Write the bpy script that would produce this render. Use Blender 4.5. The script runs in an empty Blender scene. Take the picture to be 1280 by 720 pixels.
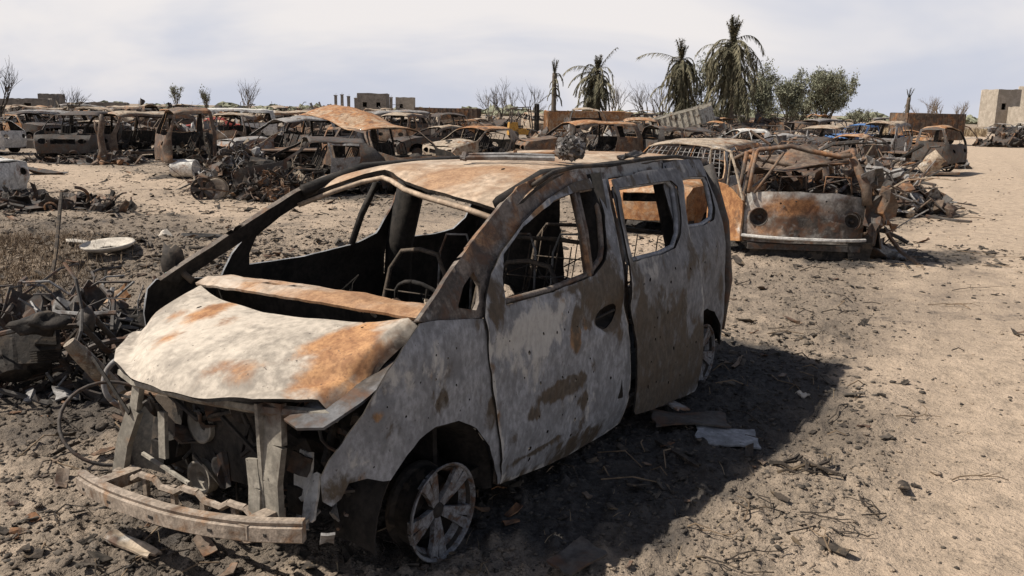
import bpy, bmesh, math, random
import numpy as np
from mathutils import Vector, Matrix, Euler, Quaternion
from mathutils import noise as mn
from mathutils.geometry import delaunay_2d_cdt

# ------------------------------------------------------------------ camera, sky, sun, exposure
scene = bpy.context.scene
COL = scene.collection
CAM_H, PITCH, ROLL, FPX = 2.0172, 0.2031, 0.0172, 1082.93
cp_, sp_, cr_, sr_ = math.cos(PITCH), math.sin(PITCH), math.cos(ROLL), math.sin(ROLL)
c_up = Vector((0, sp_, cp_)); c_right = Vector((1, 0, 0)); c_fwd = Vector((0, cp_, -sp_))
C_R = cr_ * c_right + sr_ * c_up
C_U = -sr_ * c_right + cr_ * c_up
cam_data = bpy.data.cameras.new('camera')
cam = bpy.data.objects.new('camera', cam_data)
COL.objects.link(cam)
cam_data.sensor_width = 36.0
cam_data.lens = FPX / 1280 * 36
cam_data.clip_start = 0.05
cam_data.clip_end = 20000
M3 = Matrix((C_R, C_U, -c_fwd)).transposed()
cam.matrix_world = Matrix.Translation((0, 0, CAM_H)) @ M3.to_4x4()
scene.camera = cam

world = bpy.data.worlds.new('World'); scene.world = world; world.use_nodes = True
SUN_AZ, SUN_EL = math.radians(2.5), math.radians(52.5)      # direction the light travels, elevation
SKY_S = 0.06
def build_world():
    nt = world.node_tree; N = nt.nodes; L = nt.links; N.clear()
    out = N.new('ShaderNodeOutputWorld'); bg = N.new('ShaderNodeBackground')
    sky = N.new('ShaderNodeTexSky'); sky.sky_type = 'NISHITA'; sky.sun_disc = False
    sky.sun_elevation = SUN_EL; sky.sun_rotation = math.radians(267.5)
    sky.air_density = 1.0; sky.dust_density = 2.2; sky.ozone_density = 1.5
    tc = N.new('ShaderNodeTexCoord')
    # thin high cloud: noise on the sky direction, stretched sideways
    mp = N.new('ShaderNodeMapping'); mp.inputs['Scale'].default_value = (1.3, 1.3, 4.2)
    mp.inputs['Rotation'].default_value = (0.10, 0.12, 0.3)
    L.new(tc.outputs['Generated'], mp.inputs['Vector'])
    n1 = N.new('ShaderNodeTexNoise'); n1.inputs['Scale'].default_value = 1.5; n1.inputs['Detail'].default_value = 5
    n1.inputs['Roughness'].default_value = 0.52; n1.inputs['Distortion'].default_value = 0.5
    L.new(mp.outputs['Vector'], n1.inputs['Vector'])
    rmp = N.new('ShaderNodeMapRange'); rmp.interpolation_type = 'SMOOTHSTEP'
    rmp.inputs['From Min'].default_value = 0.38; rmp.inputs['From Max'].default_value = 0.66
    L.new(n1.outputs['Fac'], rmp.inputs['Value'])
    cl = N.new('ShaderNodeMixRGB'); L.new(rmp.outputs['Result'], cl.inputs['Fac'])
    cl.inputs['Color1'].default_value = (0.50 / SKY_S, 0.525 / SKY_S, 0.61 / SKY_S, 1); cl.inputs['Color2'].default_value = (0.735 / SKY_S, 0.70 / SKY_S, 0.69 / SKY_S, 1)
    # dusty veil: thick towards the horizon, thin overhead
    sx = N.new('ShaderNodeSeparateXYZ'); L.new(tc.outputs['Generated'], sx.inputs[0])
    ve = N.new('ShaderNodeMapRange'); ve.interpolation_type = 'SMOOTHSTEP'; ve.inputs['From Min'].default_value = 0.16; ve.inputs['From Max'].default_value = 0.46
    ve.inputs['To Min'].default_value = 0.92; ve.inputs['To Max'].default_value = 0.06; L.new(sx.outputs[2], ve.inputs['Value'])
    mix = N.new('ShaderNodeMixRGB')
    L.new(ve.outputs[0], mix.inputs['Fac'])
    L.new(sky.outputs['Color'], mix.inputs['Color1']); L.new(cl.outputs[0], mix.inputs['Color2'])
    bg.inputs['Strength'].default_value = SKY_S
    L.new(mix.outputs['Color'], bg.inputs['Color']); L.new(bg.outputs[0], out.inputs[0])
build_world()
sun_data = bpy.data.lights.new('sun', 'SUN'); sun = bpy.data.objects.new('sun', sun_data); COL.objects.link(sun)
sun_data.energy = 5.0; sun_data.angle = math.radians(0.6); sun_data.color = (1.0, 0.93, 0.83)
sdir = Vector((math.cos(SUN_EL) * math.cos(SUN_AZ), math.cos(SUN_EL) * math.sin(SUN_AZ), -math.sin(SUN_EL)))
sun.rotation_euler = sdir.to_track_quat('-Z', 'Y').to_euler(); sun.location = (-20, 5, 30)
scene.view_settings.view_transform = 'Standard'; scene.view_settings.look = 'None'
scene.view_settings.exposure = 0.33; scene.view_settings.gamma = 1.0
scene.view_settings.use_curve_mapping = False
scene.render.engine = 'CYCLES'
scene.cycles.use_denoising = True
scene.cycles.max_bounces = 6; scene.cycles.diffuse_bounces = 3; scene.cycles.glossy_bounces = 2
scene.cycles.transparent_max_bounces = 4

def ray(px, py):
    return ((px - 640) / FPX) * C_R + c_fwd - ((py - 360) / FPX) * C_U
def at(px, py, z=0.0):
    d = ray(px, py); t = (z - CAM_H) / d.z
    return Vector((d.x * t, d.y * t, z))
def at_y(px, Y):
    """ground position under image column px at distance Y"""
    d = ray(px, 140); return Vector((d.x / d.y * Y, Y, 0))

# ------------------------------------------------------------------ terrain height
_tab = np.random.RandomState(7).rand(256, 256)
def vnoise(x, y):
    xi = np.floor(x).astype(np.int64); yi = np.floor(y).astype(np.int64)
    fx = x - xi; fy = y - yi
    fx = fx * fx * (3 - 2 * fx); fy = fy * fy * (3 - 2 * fy)
    a = _tab[xi & 255, yi & 255]; b = _tab[(xi + 1) & 255, yi & 255]
    c = _tab[xi & 255, (yi + 1) & 255]; d = _tab[(xi + 1) & 255, (yi + 1) & 255]
    return (a * (1 - fx) + b * fx) * (1 - fy) + (c * (1 - fx) + d * fx) * fy - 0.5
def sstep(a, b, v):
    t = np.clip((v - a) / (b - a), 0, 1); return t * t * (3 - 2 * t)
TRACKS = []   # (polyline, half width)
def dist_poly(x, y, pl):
    best = np.full_like(x, 1e9)
    for (x0, y0), (x1, y1) in zip(pl[:-1], pl[1:]):
        dx, dy = x1 - x0, y1 - y0; t = np.clip(((x - x0) * dx + (y - y0) * dy) / (dx * dx + dy * dy), 0, 1)
        best = np.minimum(best, np.hypot(x - x0 - t * dx, y - y0 - t * dy))
    return best
_road = [at(*p).xy[:] for p in ((1420, 900), (1370, 620), (1310, 430), (1280, 320), (1255, 250), (1236, 210), (1209, 184), (1177, 168))]
_lane = [at(*p).xy[:] for p in ((-260, 190), (0, 205), (150, 228), (330, 262), (470, 285), (700, 300))]
def track_mask(x, y):
    r = np.hypot(x, y)
    a = 1 - sstep(0.75, 1.35, dist_poly(x, y, _road) / (0.95 + 0.045 * r) + vnoise(x * .9, y * .9) * .5)
    b = 1 - sstep(0.6, 1.3, dist_poly(x, y, _lane) / 1.9 + vnoise(x * .8 + 9, y * .8) * .6)
    return np.maximum(a, b * .9)
def ruts(x, y):
    d = dist_poly(x, y, _road); r = np.hypot(x, y); w = 1 + .01 * r
    return (np.exp(-((d - .80 * w) / (.16 * w)) ** 2) + .6 * np.exp(-((d - 1.45 * w) / (.14 * w)) ** 2)) * (.6 + .8 * vnoise(x * .7 + 3, y * .7)) * (1 - sstep(40, 70, r))
def gh_np(x, y, fine=True):
    r = np.hypot(x, y)
    h = vnoise(x * .33, y * .33) * .10 + vnoise(x * .9 + 5, y * .9) * .05
    h *= sstep(1.0, 9.0, np.hypot(x - 0.0, y - 5.6))     # level where the minivan stands
    h += np.exp(-(((x + 5.4) / 2.2) ** 2 + ((y - 11.2) / 1.0) ** 2)) * .30 + np.exp(-(((x + 3.0) / 1.6) ** 2 + ((y - 12.6) / .8) ** 2)) * .16      # weedy bank at the left
    h += np.exp(-(((x + 3.6) / .9) ** 2 + ((y - 9.6) / .5) ** 2)) * .14
    h += np.exp(-(((x - 0.2) / 3.0) ** 2 + ((y - 26) / 4) ** 2)) * .15
    h += sstep(90, 160, r) * (vnoise(x * .02, y * .02) * 1.2)
    if fine:
        k = 1 - .75 * track_mask(x, y)
        f = vnoise(x * 1.7 + 11, y * 1.7) * .07 * sstep(6, 12, r) + vnoise(x * 2.7, y * 2.7) * .040 + vnoise(x * 6.1 + 3, y * 6.1) * .032
        c = np.maximum(0, vnoise(x * 13.3, y * 13.3) - .08) * .085 + np.maximum(0, vnoise(x * 27 + 8, y * 27) - .08) * .050
        h += (f + c * (1.0 - sstep(14, 30, r))) * k
        h += vnoise(x * 9 + 31, y * 9) * .010 * (1 - k) - .022 * ruts(x, y)
    return h
def gh(x, y):
    return float(gh_np(np.array([x], float), np.array([y], float))[0])

# ------------------------------------------------------------------ object helpers
def link(o, parent=None):
    COL.objects.link(o)
    if parent is not None: o.parent = parent
    return o
def tag(o, label=None, cat=None, group=None, kind=None):
    if label: o['label'] = label
    if cat: o['category'] = cat
    if group: o['group'] = group
    if kind: o['kind'] = kind
    return o
def empty(name, loc, rot=(0, 0, 0)):
    o = bpy.data.objects.new(name, None); o.location = loc; o.rotation_euler = rot
    o.empty_display_size = .2
    return link(o)
def copy_tree(o, parent=None):
    c = o.copy(); COL.objects.link(c)
    if parent is not None: c.parent = parent
    for ch in list(o.children): copy_tree(ch, c)
    return c

class MB:
    """collects tubes, boxes, lathes and sheets into one mesh"""
    def __init__(s): s.v = []; s.f = []; s.mi = []
    def add(s, vs, fs, m=0):
        o = len(s.v); s.v += [tuple(v) for v in vs]; s.f += [tuple(i + o for i in f) for f in fs]; s.mi += [m] * len(fs)
    def tube(s, pts, r, n=6, cap=True, m=0):
        pts = [Vector(p) for p in pts]; k = len(pts)
        rs = r if isinstance(r, (list, tuple)) else [r] * k
        t0 = (pts[1] - pts[0]).normalized()
        a = t0.orthogonal().normalized(); vs = []; fs = []
        for i in range(k):
            t = (pts[min(i + 1, k - 1)] - pts[max(i - 1, 0)])
            t = t.normalized() if t.length > 1e-9 else t0
            a = (a - t * a.dot(t)); a = a.normalized() if a.length > 1e-6 else t.orthogonal().normalized()
            b = t.cross(a)
            for j in range(n):
                w = 2 * math.pi * j / n; vs.append(pts[i] + (a * math.cos(w) + b * math.sin(w)) * rs[i])
        for i in range(k - 1):
            for j in range(n):
                q = i * n + j; w = i * n + (j + 1) % n; fs.append((q, w, w + n, q + n))
        if cap: fs.append(tuple(range(n))[::-1]); fs.append(tuple(range((k - 1) * n, k * n)))
        s.add(vs, fs, m); return s
    def box(s, c, d, rot=None, m=0, taper=0.0, jit=0.0):
        c = Vector(c); vs = []
        for x in (-.5, .5):
            for y in (-.5, .5):
                for z in (-.5, .5):
                    k = 1 - taper if z > 0 else 1
                    p = Vector((x * d[0] * k, y * d[1] * k, z * d[2]))
                    if jit: p += Vector((random.uniform(-jit, jit), random.uniform(-jit, jit), random.uniform(-jit, jit)))
                    if rot is not None: p = rot @ p
                    vs.append(c + p)
        s.add(vs, [(0, 1, 3, 2), (4, 6, 7, 5), (0, 4, 5, 1), (2, 3, 7, 6), (0, 2, 6, 4), (1, 5, 7, 3)], m); return s
    def lathe(s, prof, n=24, mat=None, m=0, closed=False):
        """prof: (radius, height along local z)"""
        vs = []; fs = []; k = len(prof)
        for (r, h) in prof:
            for j in range(n):
                w = 2 * math.pi * j / n; p = Vector((r * math.cos(w), r * math.sin(w), h)); vs.append(mat @ p if mat is not None else p)
        for i in range(k - 1 + (1 if closed else 0)):
            i2 = (i + 1) % k
            for j in range(n):
                j2 = (j + 1) % n; fs.append((i * n + j, i * n + j2, i2 * n + j2, i2 * n + j))
        s.add(vs, fs, m); return s
    def lump(s, c, r, seed=0, sub=1, rot=None, m=0, rough=.35):
        vs, fs = ICO[sub]; sd = Vector((seed * 3.17 % 50, seed * 1.3 % 50, seed * .7 % 50)); c = Vector(c); o = []
        rr = Vector(r) if hasattr(r, '__len__') else Vector((r, r, r))
        for v in vs:
            k = 1 + rough * mn.noise(v * 1.6 + sd) * 2
            p = Vector((v.x * rr.x * k, v.y * rr.y * k, v.z * rr.z * k))
            if rot is not None: p = rot @ p
            o.append(c + p)
        s.add(o, fs, m); return s
    def patch(s, c, w, h, rot, bend=.3, seed=0, n=4, m=0, th=.012):
        """a crumpled piece of sheet metal with thickness"""
        c = Vector(c); sd = Vector((seed * 1.9 % 70, seed * .77 % 70, 3)); top = []; bot = []
        for i in range(n + 1):
            for j in range(n + 1):
                u = i / n - .5; v = j / n - .5
                ed = 1 + .22 * mn.noise(Vector((u * 3, v * 3, seed * .37)) + sd)
                z = bend * w * (mn.noise(Vector((u * 1.7, v * 1.7, 0)) + sd) * 1.2 + u * u * .8)
                p = Vector((u * w * ed, v * h * ed, z)); q = p - Vector((0, 0, th))
                top.append(c + rot @ p); bot.append(c + rot @ q)
        N1 = (n + 1) ** 2; fs = []
        for i in range(n):
            for j in range(n):
                a = i * (n + 1) + j; b = a + n + 1
                fs.append((a, b, b + 1, a + 1)); fs.append((N1 + a, N1 + a + 1, N1 + b + 1, N1 + b))
        per = [j for j in range(n + 1)] + [i * (n + 1) + n for i in range(1, n + 1)] + [n * (n + 1) + j for j in range(n - 1, -1, -1)] + [i * (n + 1) for i in range(n - 1, 0, -1)]
        for a, b in zip(per, per[1:] + per[:1]): fs.append((a, b, N1 + b, N1 + a))
        s.add(top + bot, fs, m); return s
    def build(s, name, mats, parent=None, smooth=False, angle=None):
        me = bpy.data.meshes.new(name); me.from_pydata(s.v, [], s.f)
        if not isinstance(mats, (list, tuple)): mats = [mats]
        for m in mats: me.materials.append(m)
        if len(mats) > 1: me.polygons.foreach_set('material_index', s.mi)
        if smooth: me.polygons.foreach_set('use_smooth', [True] * len(me.polygons))
        me.update()
        if smooth and angle:
            me.set_sharp_from_angle(angle=angle)
        return link(bpy.data.objects.new(name, me), parent)

def _ico(n):
    b = bmesh.new(); bmesh.ops.create_icosphere(b, subdivisions=n, radius=1); b.verts.ensure_lookup_table()
    r = ([v.co.copy() for v in b.verts], [tuple(v.index for v in f.verts) for f in b.faces]); b.free(); return r
ICO = {0: _ico(1), 1: _ico(2), 2: _ico(3)}

def pip(x, y, poly):
    ins = False; n = len(poly); j = n - 1
    for i in range(n):
        xi, yi = poly[i]; xj, yj = poly[j]
        if (yi > y) != (yj > y) and x < (xj - xi) * (y - yi) / (yj - yi) + xi: ins = not ins
        j = i
    return ins
def resample(poly, step):
    out = []
    for (a, b) in zip(poly, poly[1:] + poly[:1]):
        L = math.hypot(b[0] - a[0], b[1] - a[1]); n = max(1, int(round(L / step)))
        for i in range(n): out.append((a[0] + (b[0] - a[0]) * i / n, a[1] + (b[1] - a[1]) * i / n))
    return out
def smooth_poly(poly, it=1):
    for _ in range(it):
        q = []
        for a, b in zip(poly, poly[1:] + poly[:1]):
            q.append((a[0] * .75 + b[0] * .25, a[1] * .75 + b[1] * .25)); q.append((a[0] * .25 + b[0] * .75, a[1] * .25 + b[1] * .75))
        poly = q
    return poly
def ring(cx, cy, rx, ry=None, n=8, a=0.0):
    ry = ry or rx
    return [(cx + rx * math.cos(a) * math.cos(t) - ry * math.sin(a) * math.sin(t), cy + rx * math.sin(a) * math.cos(t) + ry * math.cos(a) * math.sin(t)) for t in [2 * math.pi * k / n for k in range(n)]]

def sheet(name, outline, holes, fn, step, mat, parent, inner=None, th=.012, mask=None, ragged=0.0, small=(), offset=-1.0, out=(0, 0, 1)):
    """sheet metal: a 2D outline with holes, filled with small faces, put in place by fn(u, v), given thickness"""
    rnd = random.Random(hash(name) % 1000 + len(outline))
    loops = [resample(outline, step)] + [resample(h, step) for h in holes] + [list(h) for h in small]
    if ragged:
        for k, lp in enumerate(loops[:1 + len(holes)]):
            loops[k] = [(x + ragged * mn.noise(Vector((x * 9, y * 9, 1.3 + k))), y + ragged * mn.noise(Vector((x * 9, y * 9, 7.7 + k)))) for (x, y) in lp]
    pts = []; edges = []
    for lp in loops:
        o = len(pts); n = len(lp); pts += [Vector(p) for p in lp]; edges += [(o + i, o + (i + 1) % n) for i in range(n)]
    xs = [p[0] for p in loops[0]]; ys = [p[1] for p in loops[0]]
    nx = int((max(xs) - min(xs)) / step) + 1; ny = int((max(ys) - min(ys)) / step) + 1
    bp = np.array([p for lp in loops for p in lp])
    for i in range(nx + 1):
        for j in range(ny + 1):
            x = min(xs) + (i + (.5 if j & 1 else 0)) * step; y = min(ys) + j * step
            if pip(x, y, loops[0]) and not any(pip(x, y, h) for h in loops[1:]):
                if ((bp - (x, y)) ** 2).sum(1).min() > (step * .45) ** 2: pts.append(Vector((x, y)))
    vs, _, fs, *_r = delaunay_2d_cdt(pts, edges, [], 0, 1e-5)
    keep = []
    for f in fs:
        cx = sum(vs[i].x for i in f) / 3; cy = sum(vs[i].y for i in f) / 3
        if pip(cx, cy, loops[0]) and not any(pip(cx, cy, h) for h in loops[1:]): keep.append(tuple(f))
    me = bpy.data.meshes.new(name)
    me.from_pydata([fn(v.x, v.y) for v in vs], [], keep)
    me.materials.append(mat); me.materials.append(inner or mat)
    me.polygons.foreach_set('use_smooth', [True] * len(me.polygons))
    if mask:
        at_ = me.color_attributes.new('mask', 'FLOAT_COLOR', 'POINT')
        buf = []
        for v in vs: buf += list(mask(v.x, v.y)) + [1.0]
        at_.data.foreach_set('color', buf)
    bm = bmesh.new(); bm.from_mesh(me)
    loose = [v for v in bm.verts if not v.link_faces]
    bmesh.ops.delete(bm, geom=loose, context='VERTS')
    for e in bm.edges:
        if e.is_boundary: e.smooth = False
    bm.normal_update(); ov = Vector(out)
    if sum((f.normal * f.calc_area()).dot(ov) for f in bm.faces) < 0: bmesh.ops.reverse_faces(bm, faces=bm.faces[:])
    bm.to_mesh(me); bm.free(); me.update()
    o = link(bpy.data.objects.new(name, me), parent)
    if th:
        m = o.modifiers.new('thickness', 'SOLIDIFY'); m.thickness = th; m.offset = offset
        if inner: m.material_offset = 1; m.material_offset_rim = 1 if small else 0
    return o

# ------------------------------------------------------------------ materials
def _n(nt, t, **kw):
    n = nt.nodes.new(t)
    for k, v in kw.items():
        if k in n.inputs: n.inputs[k].default_value = v
        else: setattr(n, k, v)
    return n
def new_mat(name):
    m = bpy.data.materials.new(name); m.use_nodes = True; nt = m.node_tree; nt.nodes.clear()
    out = nt.nodes.new('ShaderNodeOutputMaterial'); b = nt.nodes.new('ShaderNodeBsdfPrincipled')
    nt.links.new(b.outputs[0], out.inputs[0]); return m, nt, b
def math_(nt, op, a, b=None, clamp=False):
    n = nt.nodes.new('ShaderNodeMath'); n.operation = op; n.use_clamp = clamp
    for i, x in enumerate((a, b)):
        if x is None: continue
        if isinstance(x, (int, float)): n.inputs[i].default_value = x
        else: nt.links.new(x, n.inputs[i])
    return n.outputs[0]
def mixc(nt, fac, a, b):
    n = nt.nodes.new('ShaderNodeMixRGB')
    for k, x in (('Fac', fac), ('Color1', a), ('Color2', b)):
        if isinstance(x, tuple): n.inputs[k].default_value = (*x, 1)
        elif isinstance(x, (int, float)): n.inputs[k].default_value = x
        else: nt.links.new(x, n.inputs[k])
    return n.outputs[0]
def smap(nt, v, lo, hi, a=0.0, b=1.0):
    n = nt.nodes.new('ShaderNodeMapRange'); n.interpolation_type = 'SMOOTHSTEP'
    n.inputs['From Min'].default_value = lo; n.inputs['From Max'].default_value = hi
    n.inputs['To Min'].default_value = a; n.inputs['To Max'].default_value = b
    nt.links.new(v, n.inputs['Value']); return n.outputs[0]
def coords(nt, kind='Object', rnd=True):
    tc = nt.nodes.new('ShaderNodeTexCoord'); v = tc.outputs[kind]
    if rnd:
        oi = nt.nodes.new('ShaderNodeObjectInfo'); s = math_(nt, 'MULTIPLY', oi.outputs['Random'], 61.0)
        va = nt.nodes.new('ShaderNodeVectorMath'); va.operation = 'ADD'
        nt.links.new(v, va.inputs[0]); nt.links.new(s, va.inputs[1]); v = va.outputs[0]
    return v
def tex(nt, vec, scale, detail=5, rough=.55, dist=0.0):
    n = nt.nodes.new('ShaderNodeTexNoise'); n.inputs['Scale'].default_value = scale; n.inputs['Detail'].default_value = detail
    n.inputs['Roughness'].default_value = rough; n.inputs['Distortion'].default_value = dist
    nt.links.new(vec, n.inputs['Vector']); return n.outputs['Fac']
def bump(nt, b, h, strength=.3, dist=.01):
    n = nt.nodes.new('ShaderNodeBump'); n.inputs['Strength'].default_value = strength; n.inputs['Distance'].default_value = dist
    nt.links.new(h, n.inputs['Height']); nt.links.new(n.outputs[0], b.inputs['Normal'])

def burnt(name, base=(.30, .30, .30), rust=.3, char=.25, white=.15, hard=.17, K=3.0, charcol=(.045, .037, .031), rustc=((.13, .058, .028), (.36, .185, .085)), whitec=(.55, .53, .49), rough=.72, scale=1.0, streak=1.0, bmp=.55):
    """burnt-out sheet metal: ash grey with rust, soot-brown and white ash patches; 'mask' on the mesh adds named patches"""
    m, nt, b = new_mat(name); v = coords(nt)
    if streak != 1.0:
        sc_ = nt.nodes.new('ShaderNodeVectorMath'); sc_.operation = 'MULTIPLY'; sc_.inputs[1].default_value = (1.15, 1.0, streak); nt.links.new(v, sc_.inputs[0]); v = sc_.outputs[0]
    n1 = tex(nt, v, 1.7 * scale, 6, .6, .4); n2 = tex(nt, v, 6.0 * scale, 6, .62, .5); n3 = tex(nt, v, 26 * scale, 5, .65)
    off = nt.nodes.new('ShaderNodeVectorMath'); off.operation = 'ADD'; off.inputs[1].default_value = (13.1, 7.7, 3.3); nt.links.new(v, off.inputs[0])
    n4 = tex(nt, off.outputs[0], 2.1 * scale, 7, .6, .6); n5 = tex(nt, off.outputs[0], 9 * scale, 6, .65, .3)
    n6 = tex(nt, off.outputs[0], 60 * scale, 3, .6)
    at_ = nt.nodes.new('ShaderNodeAttribute'); at_.attribute_name = 'mask'
    sep = nt.nodes.new('ShaderNodeSeparateColor'); nt.links.new(at_.outputs['Color'], sep.inputs[0])
    def msk(amount, ch, a, c, kk=K):
        mx = math_(nt, 'ADD', math_(nt, 'MULTIPLY', a, .6), math_(nt, 'MULTIPLY', c, .4))
        e = math_(nt, 'MULTIPLY', math_(nt, 'SUBTRACT', mx, .5), kk)
        e = math_(nt, 'ADD', math_(nt, 'ADD', e, amount), sep.outputs[ch])
        return smap(nt, e, .5 - hard, .5 + hard)
    basec = mixc(nt, smap(nt, n3, .3, .7), tuple(x * .66 for x in base), tuple(min(1, x * 1.28) for x in base))
    basec = mixc(nt, smap(nt, n2, .40, .64, 0, .75), basec, tuple(x * .52 for x in base))
    col = mixc(nt, msk(white, 2, n4, n5), basec, mixc(nt, smap(nt, n3, .3, .7), tuple(x * .78 for x in whitec), whitec))
    rc = mixc(nt, smap(nt, n5, .32, .68), rustc[0], rustc[1])
    rc = mixc(nt, smap(nt, n6, .4, .7, 0, .5), rc, tuple(x * .6 for x in rustc[0]))
    col = mixc(nt, msk(rust, 0, n1, n2), col, rc)
    cc = mixc(nt, smap(nt, n3, .35, .7), charcol, tuple(x * 1.9 for x in charcol))
    cc = mixc(nt, smap(nt, n2, .46, .66, 0, .55), cc, tuple(x * .9 for x in rustc[0]))
    cc = mixc(nt, smap(nt, n5, .54, .68, 0, .5), cc, tuple(x * .8 for x in base))
    col = mixc(nt, msk(char, 1, n4, n2), col, cc)
    # small chips and pits
    chip = math_(nt, 'MULTIPLY', smap(nt, tex(nt, v, 48 * scale, 2, .5), .69, .76), .8)
    col = mixc(nt, chip, col, (.05, .04, .035))
    nt.links.new(col, b.inputs['Base Color']); b.inputs['Roughness'].default_value = rough
    b.inputs['Specular IOR Level'].default_value = .3
    hh = math_(nt, 'ADD', math_(nt, 'MULTIPLY', n3, .5), math_(nt, 'MULTIPLY', n2, .7))
    bump(nt, b, hh, bmp, .010)
    return m
def plain(name, c0, c1, scale=8, rough=.85, bmp=.4, dist=.02, detail=6, spots=None, kind='Object'):
    m, nt, b = new_mat(name); v = coords(nt, kind)
    a = tex(nt, v, scale, detail, .62, .2); c = tex(nt, v, scale * 4.3, 4, .6)
    k = math_(nt, 'ADD', math_(nt, 'MULTIPLY', a, .65), math_(nt, 'MULTIPLY', c, .35))
    col = mixc(nt, smap(nt, k, .35, .65), c0, c1)
    if spots: col = mixc(nt, smap(nt, tex(nt, v, scale * .6, 5, .6, .5), .54, .62), col, spots)
    nt.links.new(col, b.inputs['Base Color']); b.inputs['Roughness'].default_value = rough
    b.inputs['Specular IOR Level'].default_value = .25
    bump(nt, b, k, bmp, dist); return m

M = {}
M['ash'] = burnt('ash_grey_metal', (.27, .275, .285), rust=.10, char=.16, white=.16)
M['door'] = burnt('scorched_door_metal', (.235, .242, .255), rust=.04, char=.13, white=.13, hard=.12, streak=.72, scale=1.25, rustc=((.088, .060, .036), (.32, .18, .085)), charcol=(.052, .042, .031), whitec=(.42, .41, .385))
M['hood'] = burnt('pale_bonnet_metal', (.39, .34, .28), rust=.09, char=.07, white=.33, whitec=(.52, .455, .375), rustc=((.22, .10, .045), (.46, .25, .115)), hard=.24, bmp=.3)
M['roof'] = burnt('rusty_roof_metal', (.40, .305, .22), rust=.20, char=.08, white=.18, whitec=(.47, .39, .305), rustc=((.24, .135, .075), (.40, .25, .145)), hard=.30, bmp=.3)
M['pillar'] = burnt('brown_pillar_metal', (.17, .14, .115), rust=.30, char=.36, white=.20, whitec=(.34, .32, .29), scale=2.0, rustc=((.12, .058, .03), (.32, .18, .09)))
M['beam'] = burnt('bumper_beam_metal', (.30, .245, .195), rust=.28, char=.22, white=.16, whitec=(.42, .36, .30), rustc=((.17, .10, .06), (.33, .215, .135)), rough=.55, scale=2.2)
M['support'] = burnt('radiator_support_metal', (.26, .235, .195), rust=.18, char=.2, white=.14, whitec=(.42, .38, .31))
M['soot'] = plain('soot_black_metal', (.012, .011, .010), (.045, .038, .032), 9, .8, .5, spots=(.07, .055, .042))
M['cabin'] = plain('cabin_soot', (.009, .0085, .008), (.034, .029, .025), 9, .9, .4)
M['rear'] = burnt('dark_scorched_metal', (.165, .168, .175), rust=.06, char=.27, white=.12, hard=.14, streak=.72, scale=1.25, charcol=(.046, .038, .029), whitec=(.33, .325, .31), rustc=((.082, .058, .036), (.30, .18, .09)))
M['cowl'] = burnt('rust_tinted_ledge', (.38, .29, .215), rust=.42, char=.10, white=.25, hard=.26, bmp=.35, whitec=(.50, .42, .34), rustc=((.23, .12, .06), (.42, .25, .135)))
M['bed'] = burnt('dirty_white_bed', (.40, .37, .31), rust=.24, char=.30, white=.2, whitec=(.52, .49, .43))
M['lamp'] = burnt('sooty_panel', (.13, .13, .135), rust=.05, char=.38, white=.14, whitec=(.28, .27, .255))
M['rim'] = burnt('burnt_alloy', (.19, .19, .195), rust=.08, char=.42, white=.12, whitec=(.36,.35,.33), scale=4)
M['rust'] = burnt('rust_orange_metal', (.36, .25, .16), rust=.55, char=.22, white=.12, rustc=((.19, .082, .036), (.44, .225, .095)))
M['rustdark'] = burnt('rust_brown_metal', (.15, .11, .08), rust=.42, char=.44, white=.08)
M['dark'] = burnt('charred_metal', (.075, .068, .062), rust=.20, char=.52, white=.07, whitec=(.30, .28, .25))
M['grey'] = burnt('grey_burnt_metal', (.25, .24, .23), rust=.26, char=.30, white=.2)
M['white'] = burnt('chalky_white_metal', (.55, .53, .49), rust=.2, char=.20, white=.38, whitec=(.66, .64, .60))
M['tan'] = burnt('tan_burnt_metal', (.36, .29, .215), rust=.28, char=.24, white=.2)
M['blue'] = burnt('faded_blue_paint', (.075, .16, .34), rust=.2, char=.22, white=.14)
M['yellow'] = burnt('faded_yellow_paint', (.48, .26, .055), rust=.2, char=.22, white=.05)
M['red'] = burnt('faded_red_paint', (.28, .04, .03), rust=.2, char=.25, white=.1)
M['brass'] = burnt('heat_tinted_pipe', (.25, .205, .155), rust=.22, char=.25, white=.15, scale=3)
M['rubber'] = plain('charred_rubber', (.018, .017, .016), (.05, .047, .044), 14, .85)
M['wood'] = plain('charred_wood', (.022, .019, .016), (.075, .06, .048), 12, .9, .7, spots=(.12, .09, .06))
M['bark'] = plain('grey_bark', (.07, .055, .042), (.17, .14, .11), 10, .9, .7)
M['stone'] = plain('dirt_clods', (.16, .125, .09), (.38, .30, .215), 3, .95, .4, kind='Generated')
M['litter'] = plain('burnt_litter', (.02, .018, .016), (.12, .10, .08), 5, .9, .4)
M['straw'] = plain('dry_straw', (.20, .15, .095), (.36, .28, .18), 6, .9, .2)
M['straw_dark'] = plain('brown_dead_stems', (.10, .072, .048), (.24, .175, .115), 6, .9, .2)
M['concrete'] = plain('dusty_concrete', (.27, .23, .185), (.42, .365, .30), 1.2, .9, .3, spots=(.30, .26, .21))
M['concrete_dark'] = plain('sooted_concrete', (.12, .105, .09), (.24, .21, .18), .8, .9, .3)
M['leaf'] = plain('dusty_leaves', (.062, .066, .036), (.135, .135, .082), 1.4, .8, .1)
M['leaf2'] = plain('grey_green_leaves', (.13, .135, .09), (.25, .25, .175), 1.4, .8, .1)
M['frond'] = plain('scorched_fronds', (.085, .082, .052), (.21, .185, .12), .9, .85, .1)
M['glass'] = plain('dusty_pale_plastic', (.45, .44, .42), (.62, .60, .57), 6, .6, .2)
M['cloth'] = plain('dirty_cloth', (.30, .27, .23), (.55, .5, .43), 7, .95, .3)
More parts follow.
